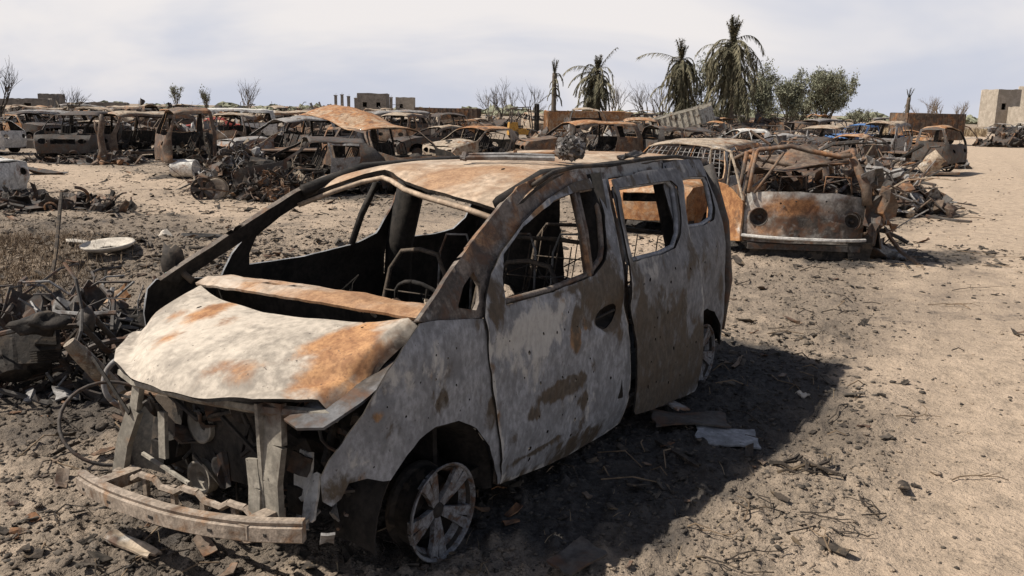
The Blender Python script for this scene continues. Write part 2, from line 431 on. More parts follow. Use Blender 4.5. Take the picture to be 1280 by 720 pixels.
M['seat'] = plain('burnt_spring_steel', (.035, .03, .026), (.12, .09, .065), 15, .75, .2)
# ------------------------------------------------------------------ ground
SOOT_SHADE = []     # (x, y, radius x, radius y, angle, weight)
def soot(x, y, rx, ry=None, a=0.0, w=1.0): SOOT_SHADE.append((x, y, rx, ry or rx, a, w))
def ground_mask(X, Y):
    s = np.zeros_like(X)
    for (x, y, rx, ry, an, w) in SOOT_SHADE:
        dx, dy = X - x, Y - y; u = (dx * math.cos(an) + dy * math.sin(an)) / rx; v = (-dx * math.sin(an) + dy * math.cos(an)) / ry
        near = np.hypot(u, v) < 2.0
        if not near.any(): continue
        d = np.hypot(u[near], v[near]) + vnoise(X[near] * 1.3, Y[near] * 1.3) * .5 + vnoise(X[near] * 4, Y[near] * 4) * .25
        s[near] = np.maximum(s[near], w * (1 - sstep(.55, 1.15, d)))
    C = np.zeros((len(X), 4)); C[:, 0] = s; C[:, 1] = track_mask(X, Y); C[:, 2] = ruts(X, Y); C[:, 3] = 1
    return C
def build_ground():
    a = [90 - 42 + 84 * i / 640 for i in range(641)]
    a += [132 + (360 - 84) * i / 60 for i in range(1, 60)]
    a = np.radians(np.array(a)); na = len(a)
    r = [0.0, .35]; 
    while r[-1] < 55: r.append(r[-1] * 1.0082 + .0015)
    while r[-1] < 2600: r.append(r[-1] * 1.06)
    r = np.array(r[1:]); nr = len(r)
    X = (r[:, None] * np.cos(a)[None]).ravel(); Y = (r[:, None] * np.sin(a)[None]).ravel()
    Z = gh_np(X, Y)
    V = np.stack([X, Y, Z], 1); V = np.vstack([V, [[0, 0, gh(0, 0)]]])
    i = np.arange(nr - 1)[:, None]; j = np.arange(na)[None]; j2 = (j + 1) % na
    q = np.stack([i * na + j, i * na + j2 + 0 * i, (i + 1) * na + j2, (i + 1) * na + j], -1).reshape(-1, 4)[:, ::-1]
    tri = np.stack([np.full(na, len(V) - 1), np.arange(na), (np.arange(na) + 1) % na], 1)
    me = bpy.data.meshes.new('ground'); me.vertices.add(len(V)); me.vertices.foreach_set('co', V.ravel())
    nl = q.size + tri.size; me.loops.add(nl); me.loops.foreach_set('vertex_index', np.concatenate([q.ravel(), tri.ravel()]))
    npoly = len(q) + len(tri); me.polygons.add(npoly)
    me.polygons.foreach_set('loop_start', np.concatenate([np.arange(len(q)) * 4, q.size + np.arange(len(tri)) * 3]))
    me.polygons.foreach_set('use_smooth', np.ones(npoly, bool))
    me.update(calc_edges=True); me.validate()
    ca = me.color_attributes.new('mask', 'FLOAT_COLOR', 'POINT')
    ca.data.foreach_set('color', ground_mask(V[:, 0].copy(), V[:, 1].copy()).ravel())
    me.materials.append(M['ground'])
    o = link(bpy.data.objects.new('ground', me)); tag(o, 'dry sandy ground with soot stains, painted darker in the minivan shadow, and a pale trodden track', kind='structure')
def ground_material():
    m, nt, b = new_mat('sandy_ground')
    v = coords(nt, 'Object', False)
    n0 = tex(nt, v, .22, 4, .55, .3); n1 = tex(nt, v, 1.1, 6, .62, .3); n2 = tex(nt, v, 5.5, 6, .65); n3 = tex(nt, v, 24, 5, .7); n4 = tex(nt, v, 90, 3, .6)
    at_ = nt.nodes.new('ShaderNodeAttribute'); at_.attribute_name = 'mask'
    sep = nt.nodes.new('ShaderNodeSeparateColor'); nt.links.new(at_.outputs['Color'], sep.inputs[0])
    k = math_(nt, 'ADD', math_(nt, 'MULTIPLY', n1, .5), math_(nt, 'MULTIPLY', n2, .5))
    col = mixc(nt, smap(nt, k, .36, .62), (.175, .144, .113), (.375, .298, .226))
    col = mixc(nt, smap(nt, n0, .45, .62, 0, .55), col, (.275, .222, .170))
    trk = math_(nt, 'MULTIPLY', sep.outputs[1], smap(nt, n2, .25, .6, .55, 1.0))
    col = mixc(nt, trk, col, mixc(nt, smap(nt, n2, .3, .7), (.39, .305, .226), (.475, .372, .278)))
    col = mixc(nt, math_(nt, 'MULTIPLY', sep.outputs[2], .45), col, (.26, .205, .155))
    calm = math_(nt, 'SUBTRACT', 1.0, math_(nt, 'MULTIPLY', sep.outputs[1], .72))
    # darker crumbs and grit
    n5 = tex(nt, v, 42, 4, .7, .4); n6 = tex(nt, v, 2.6, 5, .6, .2)
    col = mixc(nt, math_(nt, 'MULTIPLY', smap(nt, n3, .50, .66, 0, .62), calm), col, (.115, .092, .07))
    col = mixc(nt, math_(nt, 'MULTIPLY', smap(nt, n5, .56, .64, 0, .75), smap(nt, n6, .38, .58)), col, (.07, .058, .047))
    col = mixc(nt, math_(nt, 'MULTIPLY', smap(nt, n4, .57, .66, 0, .6), calm), col, (.085, .07, .057))
    col = mixc(nt, smap(nt, n4, .40, .30, 0, .3), col, (.50, .41, .31))
    # ash and soot stains around the wrecks, toned to deepen the minivan's shadow too
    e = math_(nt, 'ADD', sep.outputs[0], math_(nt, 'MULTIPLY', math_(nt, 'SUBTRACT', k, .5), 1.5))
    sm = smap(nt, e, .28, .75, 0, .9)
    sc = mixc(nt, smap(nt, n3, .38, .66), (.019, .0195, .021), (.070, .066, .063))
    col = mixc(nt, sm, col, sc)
    wide = smap(nt, tex(nt, v, .6, 7, .68, .6), .52, .64, 0, .62)
    wide = math_(nt, 'MULTIPLY', wide, math_(nt, 'SUBTRACT', 1.0, sep.outputs[1]))
    col = mixc(nt, wide, col, (.085, .072, .06))
    nt.links.new(col, b.inputs['Base Color']); b.inputs['Roughness'].default_value = .95; b.inputs['Specular IOR Level'].default_value = .15
    hh = math_(nt, 'ADD', math_(nt, 'MULTIPLY', n2, .9), math_(nt, 'ADD', math_(nt, 'MULTIPLY', n3, .45), math_(nt, 'MULTIPLY', n4, .15)))
    bump(nt, b, hh, 1.0, .06)
    return m
M['ground'] = ground_material()

# ------------------------------------------------------------------ wheels shared by the wrecks
def wheel_mesh(name, R, w, spokes=5, pair=True, mats=None, n=40):
    """rim lying around local +Y (outer face), centre at origin"""
    b = MB(); mx = Matrix.Rotation(-math.pi / 2, 4, 'X')          # local z of the lathe -> +Y
    b.lathe([(R * .84, -w), (R * .87, -w + .01), (R * .86, -w + .03), (R * .80, -w * .75), (R * .82, -w * .35), (R * .9, -.02), (R * .97, -.018), (R, -.004), (R * .985, .0), (R * .945, -.004), (R * .90, -.03), (R * .82, -.05), (R * .78, -w * .35), (R * .76, -w * .75), (R * .82, -w + .01)], n, mx, 0, True)
    for q in range(len(b.f)):
        seg = q // n
        if seg < 6 or seg > 11: b.mi[q] = 1  # barrel takes the black material to stand in for its shade
    for k in range(spokes):
        for d in ((-.15, .15) if pair else (0,)):
            t = 2 * math.pi * k / spokes + d + .35
            c, s = math.cos(t), math.sin(t); tw = .17 if pair else .30
            for (r0, r1, w0, w1, y0, y1) in ((R * .16, R * .55, R * .066, R * .082, -.040, -.020), (R * .55, R * .93, R * .082, R * .115, -.020, -.012)):
                vs = []
                for (r_, w_, y_) in ((r0, w0, y0), (r1, w1, y1)):
                    for sg in (-1, 1):
                        for dy in (0, -.026): vs.append((r_ * c - sg * w_ * s, y_ + dy, r_ * s + sg * w_ * c))
                b.add(vs, [(0, 2, 6, 4), (1, 5, 7, 3), (0, 4, 5, 1), (2, 3, 7, 6), (4, 6, 7, 5), (0, 1, 3, 2)])
    b.lathe([(0, -.034), (R * .10, -.034), (R * .13, -.040), (R * .20, -.046), (R * .22, -.06), (R * .2, -.12), (0, -.12)], 18, mx, 1)
    b.lathe([(0, -.10), (R * .66, -.10), (R * .66, -.12), (0, -.12)], 24, mx, 1)
    me = MB.build(b, name, mats or [M['rim'], M['soot']])
    return me

# ------------------------------------------------------------------ the burnt minivan in front
VAN_POS, VAN_ROT = (-1.0297, 4.1156, 0.0), (0.0195, 0.003, -2.1554)
def ys(x, z):
    y = .93
    if z > 1.0: y -= .23 * ((z - 1.0) / .66) ** 1.3
    if z < .45: y -= .035 * ((.45 - z) / .35) ** 2
    if x > .12: y -= .13 * ((x - .12) / .55) ** 2
    if x < -3.35: y -= .16 * ((-3.35 - x) / .3) ** 2
    return y
def dent(p, a, s, sd=0.0):
    q = Vector((p[0] * s + sd, p[1] * s, p[2] * s + sd * .3))
    return a * (mn.noise(q) + .45 * mn.noise(q * 2.3) + .2 * mn.noise(q * 5.1))
def blobs(lst, cs=1.0):
    def f(u, v):
        o = [0.0, 0.0, 0.0]
        for (c, x, y, rx, ry, w) in lst:
            d = math.hypot((u - x) / rx, (v - y) / ry)
            if d < 1.6: o[c] = max(o[c], w * max(0.0, 1 - max(0.0, d - .35) / 1.25))
        return o
    return f
def holes_in(poly, avoid, n, seed, r0=.006, r1=.014):
    rnd = random.Random(seed); xs = [p[0] for p in poly]; ys_ = [p[1] for p in poly]; out = []; t = 0
    while len(out) < n and t < n * 40:
        t += 1; x = rnd.uniform(min(xs), max(xs)); y = rnd.uniform(min(ys_), max(ys_)); r = rnd.uniform(r0, r1)
        if all(pip(x + dx * .035, y + dy * .035, poly) for dx in (-1, 1) for dy in (-1, 1)) and not any(pip(x + dx * .035, y + dy * .035, a) for a in avoid for dx in (-1, 1) for dy in (-1, 1)) and all(math.hypot(x - q[0][0], y - q[0][1]) > .05 for q in out):
            out.append(ring(x, y, r, r * rnd.uniform(.6, 1), 7, rnd.uniform(0, 3)))
    return out

FENDER = [(.15, 1.125), (.27, 1.05), (.36, .97), (.49, .82), (.62, .66), (.655, .60), (.655, .50), (.625, .47), (.585, .49), (.55, .545), (.47, .545), (.405, .515), (.365, .505), (.335, .535), (.28, .59), (.20, .635), (.09, .655), (-.08, .63), (-.21, .555), (-.31, .44), (-.365, .30), (-.39, .21), (-.415, .215), (-.405, .33), (-.335, .72), (-.295, 1.06), (.04, 1.115)]
DOOR = [(-.415, .20), (-.375, .45), (-.315, .73), (-.275, 1.07), (-.33, 1.17), (-.40, 1.25), (-.55, 1.345), (-.78, 1.445), (-1.07, 1.535), (-1.42, 1.605), (-1.66, 1.615), (-1.80, 1.60), (-1.745, 1.38), (-1.675, 1.07), (-1.665, .88), (-1.765, .61), (-1.80, .09), (-1.55, .08), (-1.14, .09)]
DWIN = [(-.45, 1.095), (-.475, 1.22), (-.53, 1.32), (-.77, 1.425), (-1.14, 1.525), (-1.38, 1.555), (-1.63, 1.56), (-1.66, 1.53), (-1.635, 1.40), (-1.55, 1.22), (-1.50, 1.165), (-1.33, 1.10), (-.89, 1.085)]
SLIDE = [(-1.815, 1.60), (-2.30, 1.625), (-2.72, 1.625), (-2.795, 1.60), (-2.805, 1.54), (-2.70, 1.33), (-2.66, 1.17), (-2.75, .97), (-2.80, .64), (-2.87, .06), (-2.83, .03), (-2.3, .085), (-1.84, .15), (-1.81, .18), (-1.775, .61), (-1.675, .88), (-1.69, 1.07), (-1.755, 1.38)]
SWIN = [(-1.855, 1.545), (-2.63, 1.545), (-2.69, 1.50), (-2.60, 1.30), (-2.53, 1.20), (-2.41, 1.125), (-2.20, 1.11), (-1.75, 1.12), (-1.76, 1.2)]
QUART = [(-2.70, 1.655), (-3.0, 1.665), (-3.37, 1.65), (-3.52, 1.61), (-3.60, 1.52), (-3.66, 1.30), (-3.70, 1.12), (-3.73, .74), (-3.72, .26), (-3.46, .23), (-3.43, .30), (-3.37, .41), (-3.24, .535), (-3.10, .585), (-2.96, .585), (-2.82, .53), (-2.72, .43), (-2.60, .44), (-2.55, .97), (-2.58, 1.5)]
QWIN = [(-2.79, 1.535), (-3.10, 1.54), (-3.36, 1.525), (-3.385, 1.48), (-3.33, 1.30), (-3.25, 1.225), (-3.06, 1.20), (-2.80, 1.21), (-2.78, 1.3)]
FRAME = [(.15, 1.13), (-.10, 1.26), (-.42, 1.42), (-.69, 1.545), (-.89, 1.615), (-1.17, 1.665), (-1.39, 1.685), (-2.11, 1.685), (-2.72, 1.675), (-2.72, 1.60), (-2.30, 1.60), (-1.88, 1.60), (-1.82, 1.38), (-1.77, 1.07), (-1.77, .60), (-1.84, .24), (-2.7, .24), (-2.7, .17), (-.42, .19), (-.42, .27), (-1.66, .27), (-1.68, .60), (-1.66, .9), (-1.66, 1.10), (-1.70, 1.38), (-1.76, 1.585), (-1.42, 1.59), (-1.07, 1.515), (-.78, 1.43), (-.56, 1.335), (-.43, 1.25), (-.345, 1.16), (-.30, 1.06), (.04, 1.10)]

FRAME_R = FRAME[:26] + [(-1.42, 1.625), (-1.07, 1.575), (-.78, 1.485), (-.5, 1.36), (-.2, 1.215), (-.02, 1.12), (.04, 1.10)]
DOOR_R = [(x + (.02 if i in (3, 4, 5, 6) else 0), z + (.04 if 3 < i < 12 else 0)) for i, (x, z) in enumerate(DOOR)]
DWIN_R = [(-.46, 1.12), (-.44, 1.19), (-.47, 1.29), (-.72, 1.455), (-1.10, 1.56), (-1.38, 1.605), (-1.63, 1.61), (-1.66, 1.56), (-1.63, 1.40), (-1.56, 1.22), (-1.52, 1.19), (-1.33, 1.14), (-.89, 1.11)]
def build_minivan():
    root = empty('burnt_minivan', VAN_POS, VAN_ROT)
    tag(root, 'burnt grey and rust minivan wreck in the foreground, glassless, with stripped front end', 'wrecked van')
    def side(sg, off=0.0, a=.008, sd=0.0, bow=None):
        def f(x, z):
            y = ys(x, z) + off
            if bow: y += bow(x, z)
            y += dent((x, z, sd), a * 1.4, 2.2, sd) + .004 * mn.noise(Vector((x * 13, z * 13, sd)))
            # pressed feature line along the flank
            y += .007 * math.exp(-((z - (.80 + .03 * x)) / .03) ** 2) - .006 * math.exp(-((z - .30) / .018) ** 2)
            return Vector((x, sg * y, z))
        return f
    D = M['door']
    # front fenders
    fm = blobs([(1, -.34, .62, .08, .12, .6), (1, -.25, .69, .05, .05, .4), (1, .05, .76, .06, .05, .5), (1, .35, .72, .05, .12, .35), (1, .60, .53, .09, .07, .55), (0, .47, .56, .10, .04, .35), (2, .2, .95, .2, .12, .3), (0, .42, .80, .05, .03, .35), (2, .45, .62, .18, .05, .3), (1, -.27, 1.04, .1, .06, .4)])
    sheet('fender', FENDER, [], side(1, .0, .010, 1.0), .045, D, root, M['cabin'], .008, fm, .006, holes_in(FENDER, [], 14, 3, .004, .008), out=(0, 1, 0))
    sheet('fender', [(.15, 1.125), (.20, 1.08), (.22, .95), (.21, .80), (.23, .62), (.09, .655), (-.08, .63), (-.21, .555), (-.31, .44), (-.365, .30), (-.39, .21), (-.415, .215), (-.405, .33), (-.335, .72), (-.295, 1.06), (.04, 1.115)], [], side(-1, .0, .02, 5.0), .07, M['ash'], root, M['cabin'], .008, out=(0, -1, 0))
    # body side frames: A pillar, roof rail, B pillar, sill
    pm = blobs([(0, -.35, 1.39, .5, .06, .3), (0, -1.0, 1.64, .35, .05, .3), (2, -2.25, 1.65, .85, .09, .75), (1, -.3, 1.22, .3, .08, .3)])
    for sg in (1, -1):
        o = sheet('body_frame', FRAME if sg > 0 else FRAME_R, [[(-.13, 1.135), (-.26, 1.10), (-.30, 1.13), (-.34, 1.20), (-.315, 1.265), (-.21, 1.215)]] if sg > 0 else [], side(sg, -.012, .008, 2.0), .045, M['pillar'], root, M['cabin'], .03, pm if sg > 0 else None, out=(0, sg, 0))
    # rear quarters
    qm = blobs([(1, -3.0, 1.0, .25, .2, .2), (2, -2.9, .75, .12, .14, .3), (2, -3.05, 1.35, .1, .3, .25)])
    QP = sheet('rear_quarter', QUART, [QWIN], side(1, .0, .016, 7.0), .05, M['rear'], root, M['cabin'], .01, qm, .006, holes_in(QUART, [QWIN], 14, 11, .005, .011), out=(0, 1, 0))
    sheet('rear_quarter', QUART, [QWIN], side(-1, .0, .016, 8.0), .07, M['ash'], root, M['cabin'], .01, out=(0, -1, 0))
    # front doors
    dm = blobs([(2, -.72, .93, .30, .13, .75), (2, -.55, .82, .14, .09, .45), (2, -.95, 1.02, .14, .05, .55),
                (1, -1.38, .98, .30, .16, .85), (1, -1.12, .90, .10, .13, .6), (1, -1.5, 1.12, .12, .06, .7), (0, -1.08, .80, .055, .09, .9), (0, -1.19, .86, .04, .05, .6),
                (1, -.92, .56, .26, .04, .85), (1, -.66, .50, .08, .035, .7), (1, -.72, .285, .22, .022, .8), (1, -1.28, .62, .05, .09, .5),
                (1, -.40, 1.2, .09, .2, .6), (0, -.85, 1.49, .6, .05, .25), (1, -1.4, 1.58, .4, .04, .7), (1, -1.18, .42, .05, .05, .5), (2, -1.3, .38, .15, .1, .25), (1, -1.05, 1.06, .35, .03, .6), (1, -1.1, .15, .75, .10, .30), (1, -.5, .55, .06, .25, .3), (2, -.62, .68, .16, .10, .3), (1, -1.62, .45, .10, .3, .35)])
    bowf = lambda x, z: .022 * math.sin(max(0, min(1, (z - .15) / .9)) * math.pi) * math.sin(max(0, min(1, (-.4 - x) / 1.4)) * math.pi) - .02 * max(0, (.25 - z)) / .1
    sm = holes_in([(-.5, .2), (-1.75, .15), (-1.7, 1.0), (-.4, 1.0)], [ring(-1.47, .845, .2, .1, 12)], 24, 21, .006, .014)
    handle = ring(-1.47, .845, .135, .062, 18, -.10)
    def door_fn(sg, off, sd):
        g = side(sg, off, .009, sd, bowf)
        def f(x, z):
            p = g(x, z)
            d = math.hypot((x + 1.47) / .17, (z - .845) / .07)
            if d < 1.25: p.y -= sg * .030 * (1 - sstep_s(.55, 1.2, d))
            return p
        return f
    def sstep_s(a, b, v):
        t = max(0, min(1, (v - a) / (b - a))); return t * t * (3 - 2 * t)
    cup = blobs([(1, -1.47, .845, .15, .06, 1.3)])
    def edge(poly):
        sg_ = list(zip(poly, poly[1:] + poly[:1]))
        def f(x, z):
            b_ = 9.0
            for (x0, y0), (x1, y1) in sg_:
                dx, dy = x1 - x0, y1 - y0; t = max(0, min(1, ((x - x0) * dx + (z - y0) * dy) / (dx * dx + dy * dy))); b_ = min(b_, math.hypot(x - x0 - t * dx, z - y0 - t * dy))
            return b_
        return f
    ed1, ed2, ed3, ed4 = edge(DOOR), edge(DWIN), edge(SLIDE), edge(SWIN)
    def dmask(x, z):
        o = dm(x, z); c = cup(x, z); e1 = max(0, 1 - ed1(x, z) / .035) * .55; e2 = max(0, 1 - ed2(x, z) / .05) * .45
        return [o[0] * (1 - min(1, c[1])), max(o[1], c[1], e2 if z < 1.3 else 0), max(o[2], e1, e2 * .8 if z > 1.15 and x > -1.2 else 0)]
    d1 = sheet('front_door', DOOR, [DWIN, handle], door_fn(1, .014, 3.0), .034, D, root, M['cabin'], .010, dmask, .005, sm, out=(0, 1, 0))
    h = MB(); n_ = 18; g0 = door_fn(1, .012, 3.0); vs = []
    for k_, dd in ((1.06, .0), (.9, .045), (.5, .065)):
        vs += [g0(-1.47 + (x + 1.47) * k_, .845 + (z - .845) * k_) + Vector((0, -dd - .012, 0)) for x, z in ring(-1.47, .845, .135, .062, n_, -.10)]
    fs = [(i * n_ + j, i * n_ + (j + 1) % n_, (i + 1) * n_ + (j + 1) % n_, (i + 1) * n_ + j) for i in range(2) for j in range(n_)] + [tuple(range(2 * n_, 3 * n_))]
    h.add(vs, fs); h.build('handle_recess', M['soot'], d1, True)
    h = MB(); h.tube([(-1.60, .915, .855), (-1.54, .922, .858), (-1.40, .922, .850), (-1.34, .912, .842)], .008, 6)
    h.build('handle', M['soot'], d1, True)
    w = MB()   # quarter-light bar and window channel seen inside the opening
    for (x0, x1, dy) in ((-1.405, -1.295, .0), (-1.47, -1.345, -.03)):
        w.tube([(x0, ys(x0, 1.55) - .01 + dy, 1.55), ((x0 + x1) / 2, ys(-1.3, 1.33) + dy, 1.33), (x1, ys(x1, 1.08) + dy, 1.07)], .016 if dy == 0 else .03, 6)
    w.build('window_divider', M['pillar'], d1, True)
    d2 = sheet('front_door', DOOR_R, [DWIN_R], side(-1, .0, .02, 9.0), .06, M['ash'], root, M['cabin'], .012, out=(0, -1, 0))
    w = MB(); w.tube([(-1.405, -ys(-1.4, 1.55) + .01, 1.55), (-1.35, -ys(-1.3, 1.33), 1.33), (-1.295, -ys(-1.3, 1.08), 1.07)], .024, 6)
    w.build('window_divider', M['soot'], d2, True)
    # sliding doors
    lm_ = blobs([(1, -2.3, .28, .75, .22, .95), (1, -2.15, .62, .42, .22, .75), (1, -1.9, .40, .2, .3, .7), (2, -2.0, 1.02, .12, .07, .35), (2, -2.5, .72, .03, .05, .7), (2, -2.62, .60, .08, .03, .4), (1, -2.55, 1.0, .12, .1, .35), (1, -1.83, 1.45, .05, .2, .3), (2, -2.4, .98, .1, .1, .15)])
    ss = holes_in([(-1.8, .2), (-2.8, .2), (-2.7, 1.05), (-1.75, 1.05)], [], 20, 33, .007, .015)
    def smask(x, z):
        o = lm_(x, z); return [o[0], o[1], max(o[2], max(0, 1 - ed3(x, z) / .03) * .45, max(0, 1 - ed4(x, z) / .03) * .3)]
    lean = lambda x, z: .025 + .03 * max(0, (1.7 - z)) * .5 + .02 * max(0, -(x + 2.2))
    SL = sheet('sliding_door', SLIDE, [SWIN], side(1, .015, .012, 4.0, lean), .036, M['rear'], root, M['cabin'], .012, smask, .005, ss, out=(0, 1, 0))
    sheet('sliding_door', SLIDE, [SWIN], side(-1, .0, .02, 10.0), .06, M['ash'], root, M['cabin'], .012, out=(0, -1, 0))
    for par, poly, mt, off in ((d1, DWIN, 'pillar', -.022), (SL, SWIN, 'ash', .012), (QP, QWIN, 'ash', -.025)):
        g = MB(); lp = resample(poly, .06); cx = sum(p[0] for p in lp) / len(lp); cz = sum(p[1] for p in lp) / len(lp)
        pts = [Vector((cx + (x - cx) * .985, ys(x, z) + off, cz + (z - cz) * .98)) for x, z in lp]; pts.append(pts[0])
        g.tube(pts, .017, 6, cap=False); g.build('window_frame', M[mt], par, True)
    # roof: buckled front edge
    def zr(x):
        if x > -1.5: return 1.705 - .155 * ((x + 1.5) / .75) ** 2
        if x < -3.2: return 1.70 - .10 * ((-3.2 - x) / .5) ** 2
        return 1.705 + .012 * math.sin((x + 1.5) * 4)
    def hw(x):
        return .775 - .085 * min(1, max(0, (-.72 - x) / .7)) - .03 * max(0, (-3.0 - x) / .6)
    ROOF = [(-.74, .985), (-.78, .6), (-.84, .2), (-.92, -.1), (-1.0, -.32), (-1.03, -.45), (-.98, -.6), (-.88, -.78), (-.74, -.99), (-1.4, -1.0), (-2.2, -1.0), (-3.1, -1.0), (-3.55, -.97), (-3.66, -.7), (-3.70, 0), (-3.66, .7), (-3.55, .97), (-3.1, 1.0), (-2.2, 1.0), (-1.4, 1.0)]
    def rf(x, q):
        y = q * hw(x); z = zr(x) - .045 * abs(q) ** 2.5 + dent((x, y, 0), .012, 1.7, 4.0)
        lip = max(0, 1 - (-(x) - .74 - .29 * math.exp(-((q + .45) / .42) ** 2)) / .12)
        z += .035 * math.exp(-((x + 1.02) / .2) ** 2 - ((q + .45) / .3) ** 2)
        z -= .016 * max(0, min(1, lip)) ** 2
        z += .010 * math.exp(-((x + 2.55) / .10) ** 2) * (1 if q < .9 else .3)
        return Vector((x, y, z))
    rm = blobs([(0, -1.0, .1, .3, .7, .45), (0, -2.0, .5, .5, .4, .22), (2, -1.5, -.2, .4, .5, .2), (0, -3.1, .2, .6, .7, .45), (0, -.95, -.75, .2, .2, .35)])
    rh = [ring(-1.25, .52, .024, .016, 7, .4)]
    roof = sheet('roof', ROOF, [], rf, .055, M['roof'], root, M['soot'], .022, rm, .004, rh)
    g = MB(); g.tube([(x, hw(x) * .985, zr(x) - .022) for x in (-1.0, -1.25, -1.5, -2.0, -2.5, -3.0, -3.5)], .014, 6)
    g.build('drip_rail', M['soot'], roof, True)
    g = MB(); hp = [(-.72, .97), (-.76, .6), (-.82, .2), (-.90, -.1), (-.975, -.32), (-1.005, -.45), (-.955, -.6), (-.86, -.78), (-.72, -.97)]
    g.tube([rf(x - .02, q) + Vector((.015, 0, -.045)) for x, q in hp], .016, 6); g.build('windscreen_header', M['roof'], roof, True)
    # rear frame and closed-off underside
    b = MB()
    for sg in (-1, 1): b.tube([(-3.60, sg * .68, 1.60), (-3.68, sg * .80, 1.15), (-3.70, sg * .84, .70), (-3.68, sg * .8, .3)], .045, 6)
    b.tube([(-3.62, -.66, 1.60), (-3.64, 0, 1.62), (-3.62, .66, 1.60)], .045, 6); b.box((-3.68, 0, .42), (.07, 1.62, .28))
    b.build('rear_frame', M['dark'], root, True)
    b = MB(); b.box((-1.95, 0, .27), (3.4, 1.66, .05)); b.box((.05, .48, .36), (.9, .09, .12)); b.box((.05, -.48, .36), (.9, .09, .12))
    b.box((-.02, 0, .31), (.12, 1.3, .09)); b.tube([(-3.2, -.75, .21), (-3.2, .75, .21)], .05, 8); b.tube([(0, -.7, .22), (0, .7, .22)], .035, 8)
    b.build('floor_pan', M['cabin'], root)
    b = MB(); b.box((-.12, 0, .72), (.03, 1.5, .72)); b.box((-.3, 0, .5), (.35, .3, .4)); b.build('firewall', M['cabin'], root)
    for sg in (1, -1):
        b = MB(); na, vs = 16, []
        for k in range(na + 1):
            w_ = math.radians(-5 + 190 * k / na)
            for (r_, y_) in ((.42, .875), (.395, .86), (.375, .72), (.37, .60)): vs.append((.02 + r_ * math.cos(w_), sg * y_, .215 + r_ * math.sin(w_)))
        b.add(vs, [(k * 4 + j, k * 4 + j + 1, k * 4 + j + 5, k * 4 + j + 4) for k in range(na) for j in range(3)])
        b.box((.02, sg * .60, .58), (.62, .02, .34)); b.build('wheel_housing', M['cabin'], root, True)
    # cowl panel under the windscreen
    def cf(x, y):
        z = 1.105 + .025 * (1 - (y / .8) ** 2) - .035 * max(0, (x + .05) / .1) ** 2 + .012 * math.exp(-((x + .06) / .02) ** 2)
        return Vector((x + .03 * (1 - (y / .8) ** 2), y, z + dent((x, y, 1), .010, 5)))
    cw = sheet('cowl_panel', [(-.19, -.76), (.005, -.77), (.02, -.3), (.02, .3), (.005, .76), (-.19, .75), (-.195, .3), (-.195, -.3)], [[(-.15, -.36), (-.11, -.36), (-.11, -.24), (-.15, -.24)], [(-.16, -.16), (-.11, -.16), (-.12, -.06), (-.15, -.06)]], cf, .04, M['cowl'], root, M['cabin'], .014,
          blobs([(2, -.1, -.4, .2, .4, .35), (0, -.1, .4, .2, .4, .3)]), .004)
    b = MB(); b.tube([(-.28, -.72, .98), (-.30, 0, .99), (-.28, .72, .97)], .035, 8); b.tube([(-.3, -.2, .99), (-.34, -.2, .5)], .025, 6)
    st = Matrix.Translation((-.52, .38, 1.0)) @ Matrix.Rotation(math.radians(-58), 4, 'Y')
    b.tube([st @ Vector((.18 * math.cos(t), .18 * math.sin(t), 0)) for t in [k * math.pi / 10 for k in range(21)]], .011, 5)
    b.tube([st @ Vector((0, 0, 0)), (-.25, .38, .8)], .022, 6)
    for t in (.5, 2.6, 4.7): b.tube([st @ Vector((0, 0, 0)), st @ Vector((.18 * math.cos(t), .18 * math.sin(t), 0))], .009, 5)
    b.build('dashboard_frame', M['cabin'], root, True)
    # bonnet
    HOOD = [(.0, -.765), (.14, -.755), (.30, -.735), (.46, -.700), (.58, -.62), (.68, -.48), (.74, -.26), (.765, 0), (.745, .27), (.69, .48), (.60, .64), (.515, .745), (.34, .758), (.17, .768), (-.01, .775), (.06, .5), (.115, .2), (.125, -.1), (.105, -.35), (.05, -.6)]
    def hz(x, y):
        t = max(0, x) / .79
        z = 1.105 - .25 * t ** 1.9 - .115 * min(1, max(0, x) / .5) * abs(y / .72) ** 2.2
        e = abs(y) - (.765 - .05 * max(0, x))                      # folded flank
        z -= .075 * max(0, min(1, (e + .04) / .04)) ** 1.5
        z -= .035 * math.exp(-((x - .78 + .42 * (y / .72) ** 2) / .045) ** 2)
        z -= .075 * (1 - min(1, abs(y / .76)) ** 2.5) * max(0, 1 - t * 1.3)
        z += .022 * math.exp(-((y - .30) / .14) ** 2) * (1 - t) * .5 + .015 * math.exp(-((y + .30) / .14) ** 2) * (1 - t)
        return z
    def hf(x, y):
        return Vector((x, y, hz(x, y) + dent((x, y, 2), .005, 2.2, 6.0)))
    hm = blobs([(0, .20, .56, .22, .15, .70), (0, .36, .62, .22, .10, .85), (0, .04, .62, .12, .16, .55), (0, .24, -.34, .12, .09, .72), (0, .30, -.52, .08, .06, .35), (0, .30, -.1, .10, .08, .42), (0, .55, -.30, .2, .05, .25), (0, .3, .762, .35, .03, .75), (1, .28, .765, .4, .022, .75), (2, .45, -.15, .25, .35, .3), (2, .2, .1, .2, .25, .25), (0, .62, .28, .10, .14, .28)])
    sheet('bonnet', HOOD, [], hf, .028, M['hood'], root, M['cabin'], .016, hm, .0015, [ring(.21, -.475, .016, .011, 7), ring(.06, .50, .009, .009, 6), ring(.12, .545, .009, .007, 6)])
    # lamp shelf between bonnet flank and fender
    LS = [(.14, .80), (.30, .845), (.46, .845), (.62, .80), (.665, .70), (.64, .60), (.45, .64), (.25, .70)]
